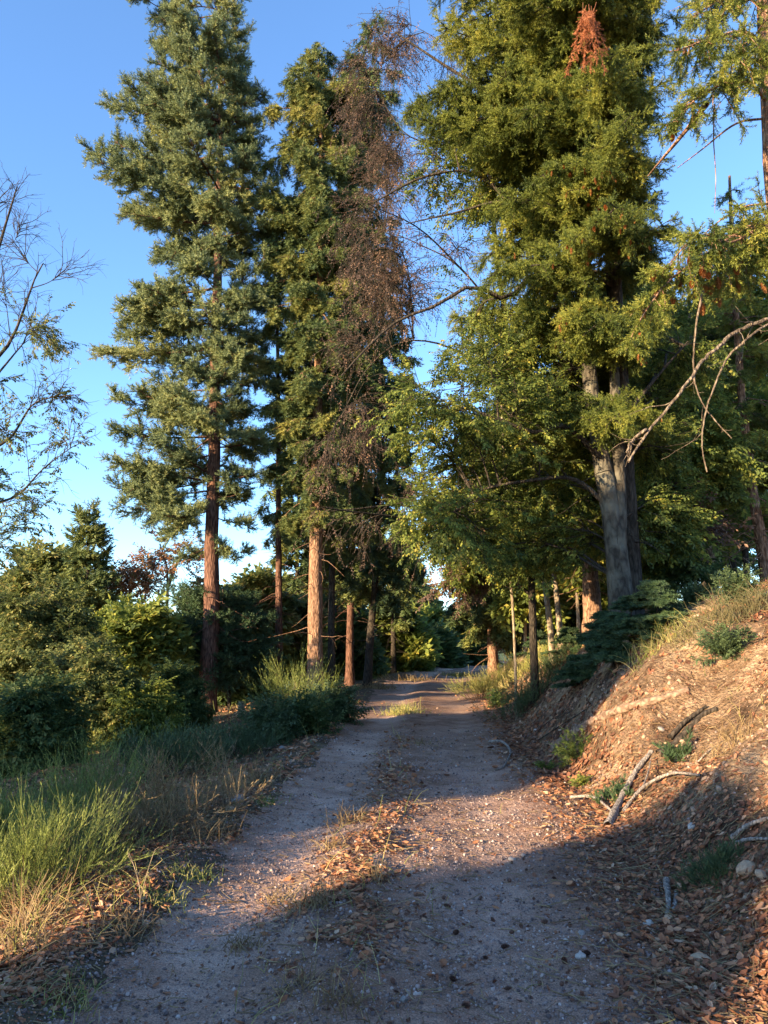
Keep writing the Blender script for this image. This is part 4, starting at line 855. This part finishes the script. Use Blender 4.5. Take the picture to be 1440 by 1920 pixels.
M_STRAWG = leaf_mat('grass_faded', [(.08, .08, .035), (.14, .125, .055), (.2, .17, .08), (.28, .23, .12)], .25, gain=1)
def grass(name, label, px, py, h, wdt, n, mat, seed, group=None, cat='grass tuft'):
    rg = np.random.default_rng(seed); B = hit(px, py); xy = B[:2] + rg.standard_normal((n, 2)) * wdt * .35
    p = np.stack([xy[:, 0], xy[:, 1], ground_z(xy[:, 0], xy[:, 1]) - .01], -1); d = rg.standard_normal((n, 3)) * .38 + [0, 0, 1]
    P = grow(p, d, h * (.35 + .8 * rg.random(n)), 5, .9, .1, rg); acc = Acc(); tube(acc, P, .0022 * (1 + B[1] / 8) * np.linspace(1, .25, 5)[None] * np.ones((n, 1)), 3, 0, rg.random(n))
    return tag(acc.obj(name, mat, None, B), label, cat, group)
G2 = 'dry grass tufts on the path'
for k, a in enumerate([
    (592, 1700, .19, .22, 55, M_STRAW, 'largest pale dry grass tuft on the middle strip of the path', G2), (650, 1545, .22, .22, 32, M_STRAW, 'dry grass tuft at the far end of the leaf heap on the path', G2),
    (520, 1690, .14, .15, 26, M_STRAW, 'dry grass tuft left of the largest one on the path', G2), (620, 1590, .16, .2, 28, M_STRAW, 'dry grass tuft in the middle of the leaf heap on the path', G2), (700, 1650, .16, .15, 40, M_STRAW, 'small dry grass tuft right of the leaf heap on the path', G2),
    (455, 1775, .09, .18, 60, M_STRAW, 'low flattened dry tuft on the left wheel track', G2), (640, 1890, .16, .25, 40, M_STRAW, 'thin dry grass at the bottom edge of the path', G2), (560, 1850, .14, .2, 30, M_STRAW, 'sparse dry blades near the bottom of the path, left of the thin dry grass', G2),
    (756, 1338, .3, .55, 160, M_GRASS, 'sunlit yellow grass tuft in the middle of the far path', None), (790, 1395, .15, .3, 30, M_STRAW, 'faint dry tuft on the path short of the sunlit yellow one', G2),
    (365, 1648, .10, .22, 90, M_GRASS, 'low green sunlit grass on the left edge of the path', None), (300, 1690, .10, .25, 90, M_GRASS, 'sunlit grass mat left of the dry sapling', None), (240, 1745, .12, .25, 90, M_STRAW, 'pale flattened grass on the left verge nearest the camera', None),
    (60, 1740, .35, .25, 50, M_STRAW, 'dry upright stalks under the nearest broom', None), (20, 1800, .3, .3, 50, M_STRAW, 'dry stalks at the left edge near the bottom', None), (500, 1505, .10, .2, 60, M_BROOM, 'small green grass patch on the left edge of the path, farther along', None),
    (395, 1560, .25, .4, 90, M_STRAW, 'dry grass on the verge in front of the dry bush', None), (470, 1470, .3, .5, 90, M_STRAW, 'dry grass on the verge in front of the dark brooms', None), (130, 1880, .1, .25, 70, M_GRASS, 'low green grass at the bottom left', None),
    (1350, 1165, .42, .55, 130, M_STRAWG, 'tall yellow grass on the crest of the bank near the right edge', None), (1425, 1140, .45, .5, 130, M_STRAWG, 'tall yellow grass on the crest cut by the right edge', None), (1290, 1190, .3, .5, 110, M_STRAWG, 'shorter yellow grass on the crest left of the tall grass', None),
    (1230, 1215, .3, .6, 160, M_GRASS, 'green grass on the crest right of the young firs', None), (1370, 1390, .2, .4, 80, M_STRAW, 'dry grass hanging on the bank by the right edge', None), (700, 1290, .3, 1.2, 200, M_STRAW, 'dry grass on the left verge where the path bends', None),
    (760, 1275, .35, 1.5, 200, M_STRAW, 'pale dry grass beyond the bend on the left side', None), (860, 1268, .3, 1.2, 160, M_GRASS, 'sunlit grass at the very end of the path', None), (880, 1640, .06, .12, 20, M_STRAW, 'tiny dry tuft in the right wheel track', G2)]):
    px, py, h, wd, n, m, lab, g = a
    grass('grass_tuft', lab, px, py, h, wd, int(n * 1.7), m, 360 + k, g)

# bare sapling twigs on the left verge
def on_ground(pts, lift=0.0):
    out = []
    for p in pts:
        h = hit(p[0], p[1]); h[2] += lift + (p[2] if len(p) > 2 else 0); out.append(h)
    return np.array(out)
B = hit(262, 1715); acc = Acc()
d0 = B[1]
for pl, r in [([(262, 1715), (262, 1665), (250, 1620), (242, 1600)], .005), ([(262, 1690), (275, 1640), (290, 1595), (298, 1588)], .004), ([(250, 1620), (241, 1605), (240, 1590)], .003), ([(180, 1760), (172, 1700), (168, 1660)], .004)]:
    S = smooth_line(px_line(pl, d0), 12); tube(acc, S, np.linspace(r, r * .4, 12), 5)
tag(acc.obj('sapling', B_PALE, None, B), 'leafless forked sapling twig on the left verge in the sunlight', 'sapling')

# ================================================================== DEAD WOOD ON THE BANK
def stick(name, label, lines, mat, cat='stick', group=None, rough=.08, lift=.01):
    acc = Acc(); o0 = None
    for pl, r in lines:
        P = on_ground(pl, lift)
        if o0 is None: o0 = P[0].copy()
        S = smooth_line(P, 24); tube(acc, S, np.linspace(r, r * .55, 24) * (1 + .12 * np.sin(np.arange(24) * 1.7)), 9, 0, rough=rough)
    return tag(acc.obj(name, mat, None, o0, smooth=True), label, cat, group)
stick('fallen_log', 'straight grey fallen log lying up the bank', [([(1140, 1552), (1168, 1500, .03), (1195, 1450, .03), (1222, 1412, .0)], .042)], B_DEAD, 'log')
stick('fallen_branch', 'thick gnarled grey-brown root running up the bank above the log', [([(1235, 1418), (1262, 1402), (1290, 1372), (1320, 1342), (1345, 1332)], .05), ([(1255, 1390, .02), (1285, 1360, .03), (1325, 1330, .02)], .03), ([(1250, 1410), (1262, 1420), (1300, 1400)], .02)], B_DARK, 'root')
stick('fallen_branch', 'pale curved stick left of the lower end of the log', [([(1070, 1500, .02), (1112, 1508, .06), (1145, 1527, .03), (1160, 1540)], .016)], B_DEAD)
stick('fallen_branch', 'long grey stick branching right from the lower end of the log', [([(1168, 1525), (1205, 1490, .05), (1258, 1463, .05), (1315, 1461, .02)], .018), ([(1205, 1490, .05), (1215, 1470, .08), (1222, 1440, .08)], .009)], B_DEAD)
stick('fallen_branch', 'hooked pale stick at the foot of the bank farther along', [([(917, 1394, .02), (940, 1398, .06), (957, 1413, .03), (945, 1438), (930, 1445)], .02)], B_DEAD)
stick('fallen_branch', 'upper of the two grey sticks cut by the right edge', [([(1372, 1574), (1405, 1560, .03), (1440, 1545, .02), (1480, 1528)], .018)], B_DEAD)
stick('fallen_branch', 'lower of the two grey sticks cut by the right edge', [([(1380, 1584), (1410, 1583, .02), (1480, 1580)], .014)], B_DEAD)
stick('driftwood', 'weathered piece of dead wood in the leaf litter at the foot of the bank', [([(1250, 1665, .04), (1254, 1700, .02), (1250, 1725)], .022), ([(1270, 1680, .01), (1262, 1712), (1240, 1735)], .016)], B_DEAD, 'dead wood')
stick('exposed_root', 'thick soil-coloured root bulging from the sunlit mound on the bank', [([(1040, 1402, -.02), (1100, 1362), (1170, 1335, .02), (1225, 1315), (1290, 1292, -.03)], .075)], B_SOILROOT, 'root')
stick('fallen_branch', 'thin stick at the path edge under the heather', [([(905, 1356), (925, 1345, .03), (946, 1334)], .012)], B_DEAD)
stick('fallen_branch', 'thin long straw lying on the path near the bottom', [([(985, 1810), (1030, 1832), (1105, 1855)], .003)], M_STRAW)
stick('fallen_branch', 'short thick twig beside the tan stone at the lower right', [([(1320, 1820), (1345, 1850), (1352, 1862)], .012)], B_DARK)
stick('fallen_branch', 'long brown twig in the leaf litter at the right edge near the bottom', [([(1335, 1825), (1390, 1832, .02), (1440, 1838)], .01)], B_DARK)
stick('fallen_branch', 'thin grey twig climbing the bank right of the gnarled root', [([(1305, 1435), (1325, 1420, .03), (1342, 1400)], .008)], B_DEAD)
stick('fallen_branch', 'dark twigs crossing the bare soil beside the heather', [([(1000, 1395), (1060, 1360, .03), (1110, 1325)], .01), ([(1010, 1370), (1040, 1350, .03), (1075, 1335)], .007)], B_DARK)
stick('tree_stump', 'small pale cut stump among the dark brooms', [([(452, 1345), (452, 1345, .2), (452, 1345, .38)], .13)], B_PALE, 'stump')

# the orange dead branch hanging in the big conifer
rg = np.random.default_rng(401); top = at(1105, 20, 9.6); acc = Acc()
P = grow(np.repeat(top[None], 16, 0) + rg.standard_normal((16, 3)) * [.10, .10, .16], rg.standard_normal((16, 3)) * .30 + [0, 0, -.9], .3 + .75 * rg.random(16), 7, 1.1, .12, rg)
tube(acc, P, .003 * np.linspace(1, .3, 7)[None] * np.ones((16, 1)), 4, 0, np.full(16, .3))
q, dd, t, i = shoots(P, 40, .12, 1, .75, .3, 0, -.2, rg); scatter(acc, *SPRIG_FINE, q, dd, rg.random(len(q)) * 6, .085, 0, rg.random(len(q)))
tag(acc.obj('dead_bough', M_DEAD, None, top), 'dead orange-red bough hanging in the dark heart of the big conifer', 'branch')

# ================================================================== STONES
def rock_mesh(name, seed, mat, sub=2):
    rg = np.random.default_rng(seed)
    import bmesh
    bm = bmesh.new(); bmesh.ops.create_icosphere(bm, subdivisions=sub, radius=1)
    pl = norm(rg.standard_normal((9, 3))); of = .55 + .35 * rg.random(9)
    for v in bm.verts:
        c = np.array(v.co); 
        for n_, o_ in zip(pl, of):
            dd_ = c @ n_ - o_
            if dd_ > 0: c = c - n_ * dd_ * .9
        v.co = c * (1 + .04 * rg.standard_normal())
    me = bpy.data.meshes.new(name); bm.to_mesh(me); bm.free(); me.materials.append(mat); return me
def stone_mat(name, a, b):
    m, N, L, P = new_mat(name); tc = N.new('ShaderNodeTexCoord'); no = N.new('ShaderNodeTexNoise'); no.inputs['Scale'].default_value = 3; no.inputs['Detail'].default_value = 8; no.inputs['Roughness'].default_value = .7
    L.new(tc.outputs['Object'], no.inputs['Vector']); cr = N.new('ShaderNodeValToRGB'); cr.color_ramp.elements[0].position = .35; cr.color_ramp.elements[1].position = .65
    cr.color_ramp.elements[0].color = (*a, 1); cr.color_ramp.elements[1].color = (*b, 1); L.new(no.outputs[0], cr.inputs[0]); L.new(cr.outputs[0], P.inputs['Base Color']); P.inputs['Roughness'].default_value = .9
    bu = N.new('ShaderNodeBump'); bu.inputs['Strength'].default_value = .5; L.new(no.outputs[0], bu.inputs['Height']); L.new(bu.outputs[0], P.inputs['Normal']); return m
ST_TAN = stone_mat('stone_tan', (.28, .18, .11), (.46, .32, .2)); ST_GREY = stone_mat('stone_grey', (.14, .125, .115), (.30, .27, .24)); ST_PALE = stone_mat('stone_pale', (.28, .25, .22), (.48, .43, .37))
for k, (px, py, s, m, lab) in enumerate([
    (1315, 1804, .065, ST_TAN, 'large tan stone in the leaves at the lower right'), (1217, 1735, .045, ST_PALE, 'white flat stone at the edge of the leaf litter below the driftwood'), (1089, 1795, .035, ST_PALE, 'pale flat stone on the lower right of the path'),
    (960, 1612, .035, ST_PALE, 'pale stone on the path right of the leaf heap'), (982, 1605, .03, ST_GREY, 'grey stone touching the pale one right of the leaf heap'), (1090, 1752, .028, ST_GREY, 'grey stone on the path above the pale flat one'), (1062, 1765, .02, ST_PALE, 'small pale stone left of the grey one on the path'),
    (807, 1741, .022, ST_PALE, 'small whitish stone in the middle of the near path'), (690, 1772, .035, ST_GREY, 'bluish flat stone below the largest dry tuft'), (642, 1757, .035, ST_TAN, 'tan stone just right of the largest dry tuft'),
    (442, 1503, .10, ST_GREY, 'grey stone on the left verge among dead leaves'), (430, 1520, .06, ST_TAN, 'brown stone beside the grey one on the left verge'), (1402, 1635, .08, ST_TAN, 'pale soil-coloured rock in the near bank at the right edge'), (1432, 1645, .06, ST_TAN, 'second rock at the right edge, touching the frame'),
    (1296, 1552, .05, ST_PALE, 'white angular stone in the leaf litter right of the log'), (757, 1878, .03, ST_GREY, 'grey stone at the very bottom of the path'), (480, 1388, .12, ST_GREY, 'grey stone at the verge under the dark brooms'), (530, 1405, .09, ST_GREY, 'low grey stone at the path edge right of the one under the brooms'),
    (1005, 1371, .06, ST_PALE, 'small pale stone at the foot of the bank below the heather'), (1240, 1370, .05, ST_GREY, 'grey stone in the bank beside the gnarled root'), (30, 1655, .05, ST_GREY, 'grey stone under the broom at the left edge'), (1030, 1700, .025, ST_GREY, 'small grey stone on the right wheel track')]):
    h = hit(px, py); o = bpy.data.objects.new('stone', rock_mesh('stone', 500 + k, m)); COL.objects.link(o); o.location = (h[0], h[1], h[2] + s * .15)
    o.scale = (s, s * .8, s * .55); o.rotation_euler = (R.normal() * .2, R.normal() * .2, R.random() * 6); tag(o, lab, 'stone')

# ================================================================== CONES ON THE PATH
cm = cone_mesh('fallen_cone', M_CONED, .052, .0115); rg = np.random.default_rng(601); n = 0
spots = [(955, 1755), (928, 1734), (1015, 1735), (1068, 1735), (1112, 1690), (1100, 1708), (787, 1723), (860, 1752), (740, 1850), (980, 1745), (985, 1635), (960, 1620), (1035, 1650), (870, 1600), (1108, 1794), (945, 1862), (1237, 1840), (1260, 1812), (880, 1520), (820, 1490), (905, 1460), (760, 1560), (1080, 1660), (1130, 1700), (1000, 1690), (830, 1690), (900, 1690)]
while len(spots) < 46: spots.append((float(rg.uniform(700, 1230)), float(rg.uniform(1430, 1900))))
for px, py in spots:
    h = hit(px, py); o = bpy.data.objects.new('fallen_cone', cm); COL.objects.link(o); o.location = (h[0], h[1], h[2] + .016)
    o.rotation_euler = (math.pi / 2 + rg.normal() * .2, rg.random() * 3, rg.random() * 6); s = .65 + .5 * rg.random(); o.scale = (s, s, s * .8)
    tag(o, 'small dark brown cone lying on the near gravel of the path', 'cone', 'cones fallen on the path')

# ================================================================== LITTER, GRAVEL, SMALL GRASS (countless)
def density(x, y):
    s = x - right_foot(y); l = left_edge(y) - x; u = x - path_c(y); nz = fbm(x, y, .7, 3) + .5; n2 = fbm(x + 50, y, .35, 3) + .5
    band = np.exp(-((s - .15) / np.where(s < .15, .42, .7)) ** 2) * 1.15
    on_bank = sstep(.2, .9, s) * (.07 + .80 * sstep(.47, .63, nz)) * (1 - .85 * np.exp(-(((x - 3.3) / .8) ** 2 + ((y - 9.6) / 1.1) ** 2))) * (1 - .75 * np.exp(-(((x - 3.0) / .5) ** 2 + ((y - 6.4) / .9) ** 2)))
    mid = np.exp(-((u + .42) / .30) ** 2) * sstep(.25, .5, n2) * 1.0 * (1 - .6 * sstep(7.5, 10, y)) * (1 - sstep(12, 17, y)) * sstep(3.8, 4.7, y)
    verge = sstep(-.12, .25, l) * (.25 + .7 * sstep(.4, .6, nz))
    return np.clip(np.maximum.reduce([band, on_bank, mid, verge, .012 + 0 * x]), 0, 1)
def sample(n, y0, y1, x0, x1, dens, rg):
    y = y0 * (y1 / y0) ** rg.random(n); x = rg.uniform(-1, 1, n) * (.62 * y + .5); keep = (x > x0) & (x < x1) & (rg.random(n) < dens(x, y)); return x[keep], y[keep]
def slope_dirs(x, y, rg, tilt):
    e = .04; gx = (ground_z(x + e, y) - ground_z(x - e, y)) / (2 * e); gy = (ground_z(x, y + e) - ground_z(x, y - e)) / (2 * e)
    a = rg.random(len(x)) * 6.283; c, s_ = np.cos(a), np.sin(a); d = np.stack([c, s_, gx * c + gy * s_ + tilt * rg.standard_normal(len(x))], -1)
    lat = -(gx * -s_ + gy * c); return norm(d), -lat * .9
LIT_V = np.array([[0, 0, .10], [.3, .2, .20], [.3, 0, 0], [.3, -.22, .14], [.7, .17, .22], [.7, 0, .03], [.7, -.19, .08], [1, 0, .24]])
LIT_F = np.array([[0, 2, 1], [0, 3, 2], [1, 2, 5], [1, 5, 4], [3, 6, 5], [3, 5, 2], [4, 5, 7], [5, 6, 7]])
rg = np.random.default_rng(701); fo = Acc()
for cnt, y0, y1, sz in [(66000, 2.4, 9, .055), (60000, 9, 26, .085)]:
    x, y = sample(cnt, y0, y1, -7, 9, density, rg); d, lat = slope_dirs(x, y, rg, .28)
    z = ground_z(x, y) + rg.random(len(x)) ** 2 * .035 * density(x, y) + .004
    k = len(x); sc = sz * (.35 + 1.0 * rg.random(k) ** 1.3); S3 = np.stack([sc, sc * (.8 + .6 * rg.random(k)), sc * (.15 + 1.5 * rg.random(k) ** 1.5)], -1)
    b = np.clip(x - right_foot(y) + .6, 0, 1); tone = np.clip(.30 + .28 * rg.standard_normal(k) + .22 * (1 - b), 0, 1)
    p = np.stack([x, y, z], -1) - d * sc[:, None] * .5
    M = frames(d, lat + .35 * rg.standard_normal(k)); V = np.einsum('vj,njk->nvk', LIT_V, M * S3[:, :, None]) + p[:, None]
    fo.add(V.reshape(-1, 3), (LIT_F[None] + (np.arange(k) * 8)[:, None, None]).reshape(-1, 3), 0, np.repeat(tone, 8))
x, y = sample(150000, 2.4, 14, -6, 8, lambda x, y: np.clip(density(x, y) * .9 + .05, 0, .8), rg); d, lat = slope_dirs(x, y, rg, .2); k = len(x)
sc = (.010 + .022 * rg.random(k) ** 2) * (1 + y * .04); M = frames(d, lat + .5 * rg.standard_normal(k)); S3 = np.stack([sc, sc * (.25 + .6 * rg.random(k)), sc], -1)
V = np.einsum('vj,njk->nvk', np.array([[0, -.4, 0], [.3, .5, .05], [1, .1, .1], [.6, -.5, 0]]), M * S3[:, :, None]) + np.stack([x, y, ground_z(x, y) + .004 + .006 * rg.random(k)], -1)[:, None]
fo.add(V.reshape(-1, 3), (np.array([[0, 2, 1], [0, 3, 2]])[None] + (np.arange(k) * 4)[:, None, None]).reshape(-1, 3), 0, np.repeat(np.clip(.2 + .22 * rg.standard_normal(k), 0, 1), 2))
o = fo.obj('fallen_leaves', M_LITTER); tag(o, 'brown dead leaves strewn over the bank, the verges and the middle of the path', 'leaf litter', None, 'stuff')

PEB = leaf_mat('gravel_stones', [(.10, .075, .07), (.24, .18, .16), (.38, .30, .26), (.55, .47, .42)], 0, .9, .2, gain=1)
ph = (1 + 5 ** .5) / 2
IV = norm(np.array([[-1, ph, 0], [1, ph, 0], [-1, -ph, 0], [1, -ph, 0], [0, -1, ph], [0, 1, ph], [0, -1, -ph], [0, 1, -ph], [ph, 0, -1], [ph, 0, 1], [-ph, 0, -1], [-ph, 0, 1]], float)) * (1 + .18 * np.random.default_rng(2).standard_normal((12, 1)))
IF = np.array([[0, 11, 5], [0, 5, 1], [0, 1, 7], [0, 7, 10], [0, 10, 11], [1, 5, 9], [5, 11, 4], [11, 10, 2], [10, 7, 6], [7, 1, 8], [3, 9, 4], [3, 4, 2], [3, 2, 6], [3, 6, 8], [3, 8, 9], [4, 9, 5], [2, 4, 11], [6, 2, 10], [8, 6, 7], [9, 8, 1]])
x, y = sample(110000, 2.3, 15, -3, 3.5, lambda x, y: np.where((x < right_foot(y) + .5) & (x > left_edge(y) - .5), 1, .25) * (.45 + .55 * sstep(.35, .7, fbm(x, y, .5, 3) + .5)), rg)
k = len(x); sc = (.0026 + .010 * rg.random(k) ** 8 + .003 * rg.random(k)) * (.8 + y * .07); d = norm(np.stack([rg.standard_normal(k), rg.standard_normal(k), .2 * rg.standard_normal(k)], -1))
S3 = np.stack([sc, sc * .8, sc * .6], -1); M = frames(d, rg.standard_normal(k) * .3); V = np.einsum('vj,njk->nvk', IV, M * S3[:, :, None]) + np.stack([x, y, ground_z(x, y) + sc * .3], -1)[:, None]
fo = Acc(); fo.add(V.reshape(-1, 3), (IF[None] + (np.arange(k) * 12)[:, None, None]).reshape(-1, 3), 0, np.repeat(np.clip(.33 + .25 * rg.standard_normal(k), 0, 1), 20))
tag(fo.obj('gravel', PEB), 'small grey and pinkish gravel scattered over the path', 'gravel', None, 'stuff')

x, y = sample(60000, 2.6, 20, 1.2, 9, lambda x, y: sstep(.1, .6, x - right_foot(y)) * sstep(.3, .6, fbm(x, y, .6, 3) + .5), rg); k = len(x)
sc = (.006 + .022 * rg.random(k) ** 4) * (.8 + y * .06); d = norm(rg.standard_normal((k, 3))); M = frames(d, rg.standard_normal(k)); V = np.einsum('vj,njk->nvk', IV, M * (np.stack([sc, sc * .85, sc * .7], -1))[:, :, None]) + np.stack([x, y, ground_z(x, y)], -1)[:, None]
fo = Acc(); fo.add(V.reshape(-1, 3), (IF[None] + (np.arange(k) * 12)[:, None, None]).reshape(-1, 3), 0, np.repeat(rg.random(k), 20))
CLOD = leaf_mat('soil_clods', [(.12, .07, .048), (.24, .155, .105), (.38, .26, .18)], 0, .95, .1, gain=1)
tag(fo.obj('soil_clods', CLOD), 'crumbled brown soil clods lying on the bank', 'soil', None, 'stuff')
x, y = sample(30000, 2.4, 18, -6, 7, lambda x, y: np.clip(density(x, y) + .12, 0, 1), rg); d, lat = slope_dirs(x, y, rg, .12); k = len(x)
P = grow(np.stack([x, y, ground_z(x, y) + .008 + .02 * rg.random(k)], -1), d, .04 + .16 * rg.random(k) ** 2, 4, 0, .12, rg)
fo = Acc(); tube(fo, P, (.0012 + .002 * rg.random(k))[:, None] * np.ones((1, 4)), 4, 0, rg.random(k)); tag(fo.obj('twigs', M_STRAW), 'thin dry twigs and stalks scattered among the leaves', 'twig litter', None, 'stuff')

x, y = sample(26000, 2.6, 24, -9, 9, lambda x, y: np.where((x < left_edge(y) - .15), .5 * sstep(.4, .62, fbm(x, y, .8, 3) + .5) + .06, np.where(x > right_foot(y) + 1.6, .4 * sstep(.5, .7, fbm(x, y, 1.1, 3) + .5), .07 * (np.abs(x - path_c(y) + .42) < .32) + .005 * (np.abs(x - path_c(y)) < 1.2))), rg); k = len(x)
P = grow(np.stack([x, y, ground_z(x, y) - .01], -1), rg.standard_normal((k, 3)) * .45 + [0, 0, 1], (.05 + .2 * rg.random(k) ** 2) * (1 + y / 20), 4, .8, .1, rg)
fo = Acc(); tube(fo, P, (.0014 * (1 + y / 6))[:, None] * np.linspace(1, .3, 4)[None], 3, 0, rg.random(k)); tag(fo.obj('dry_grass', M_GRASS), 'thin dry grass growing on the verge and on the bank', 'grass', None, 'stuff')
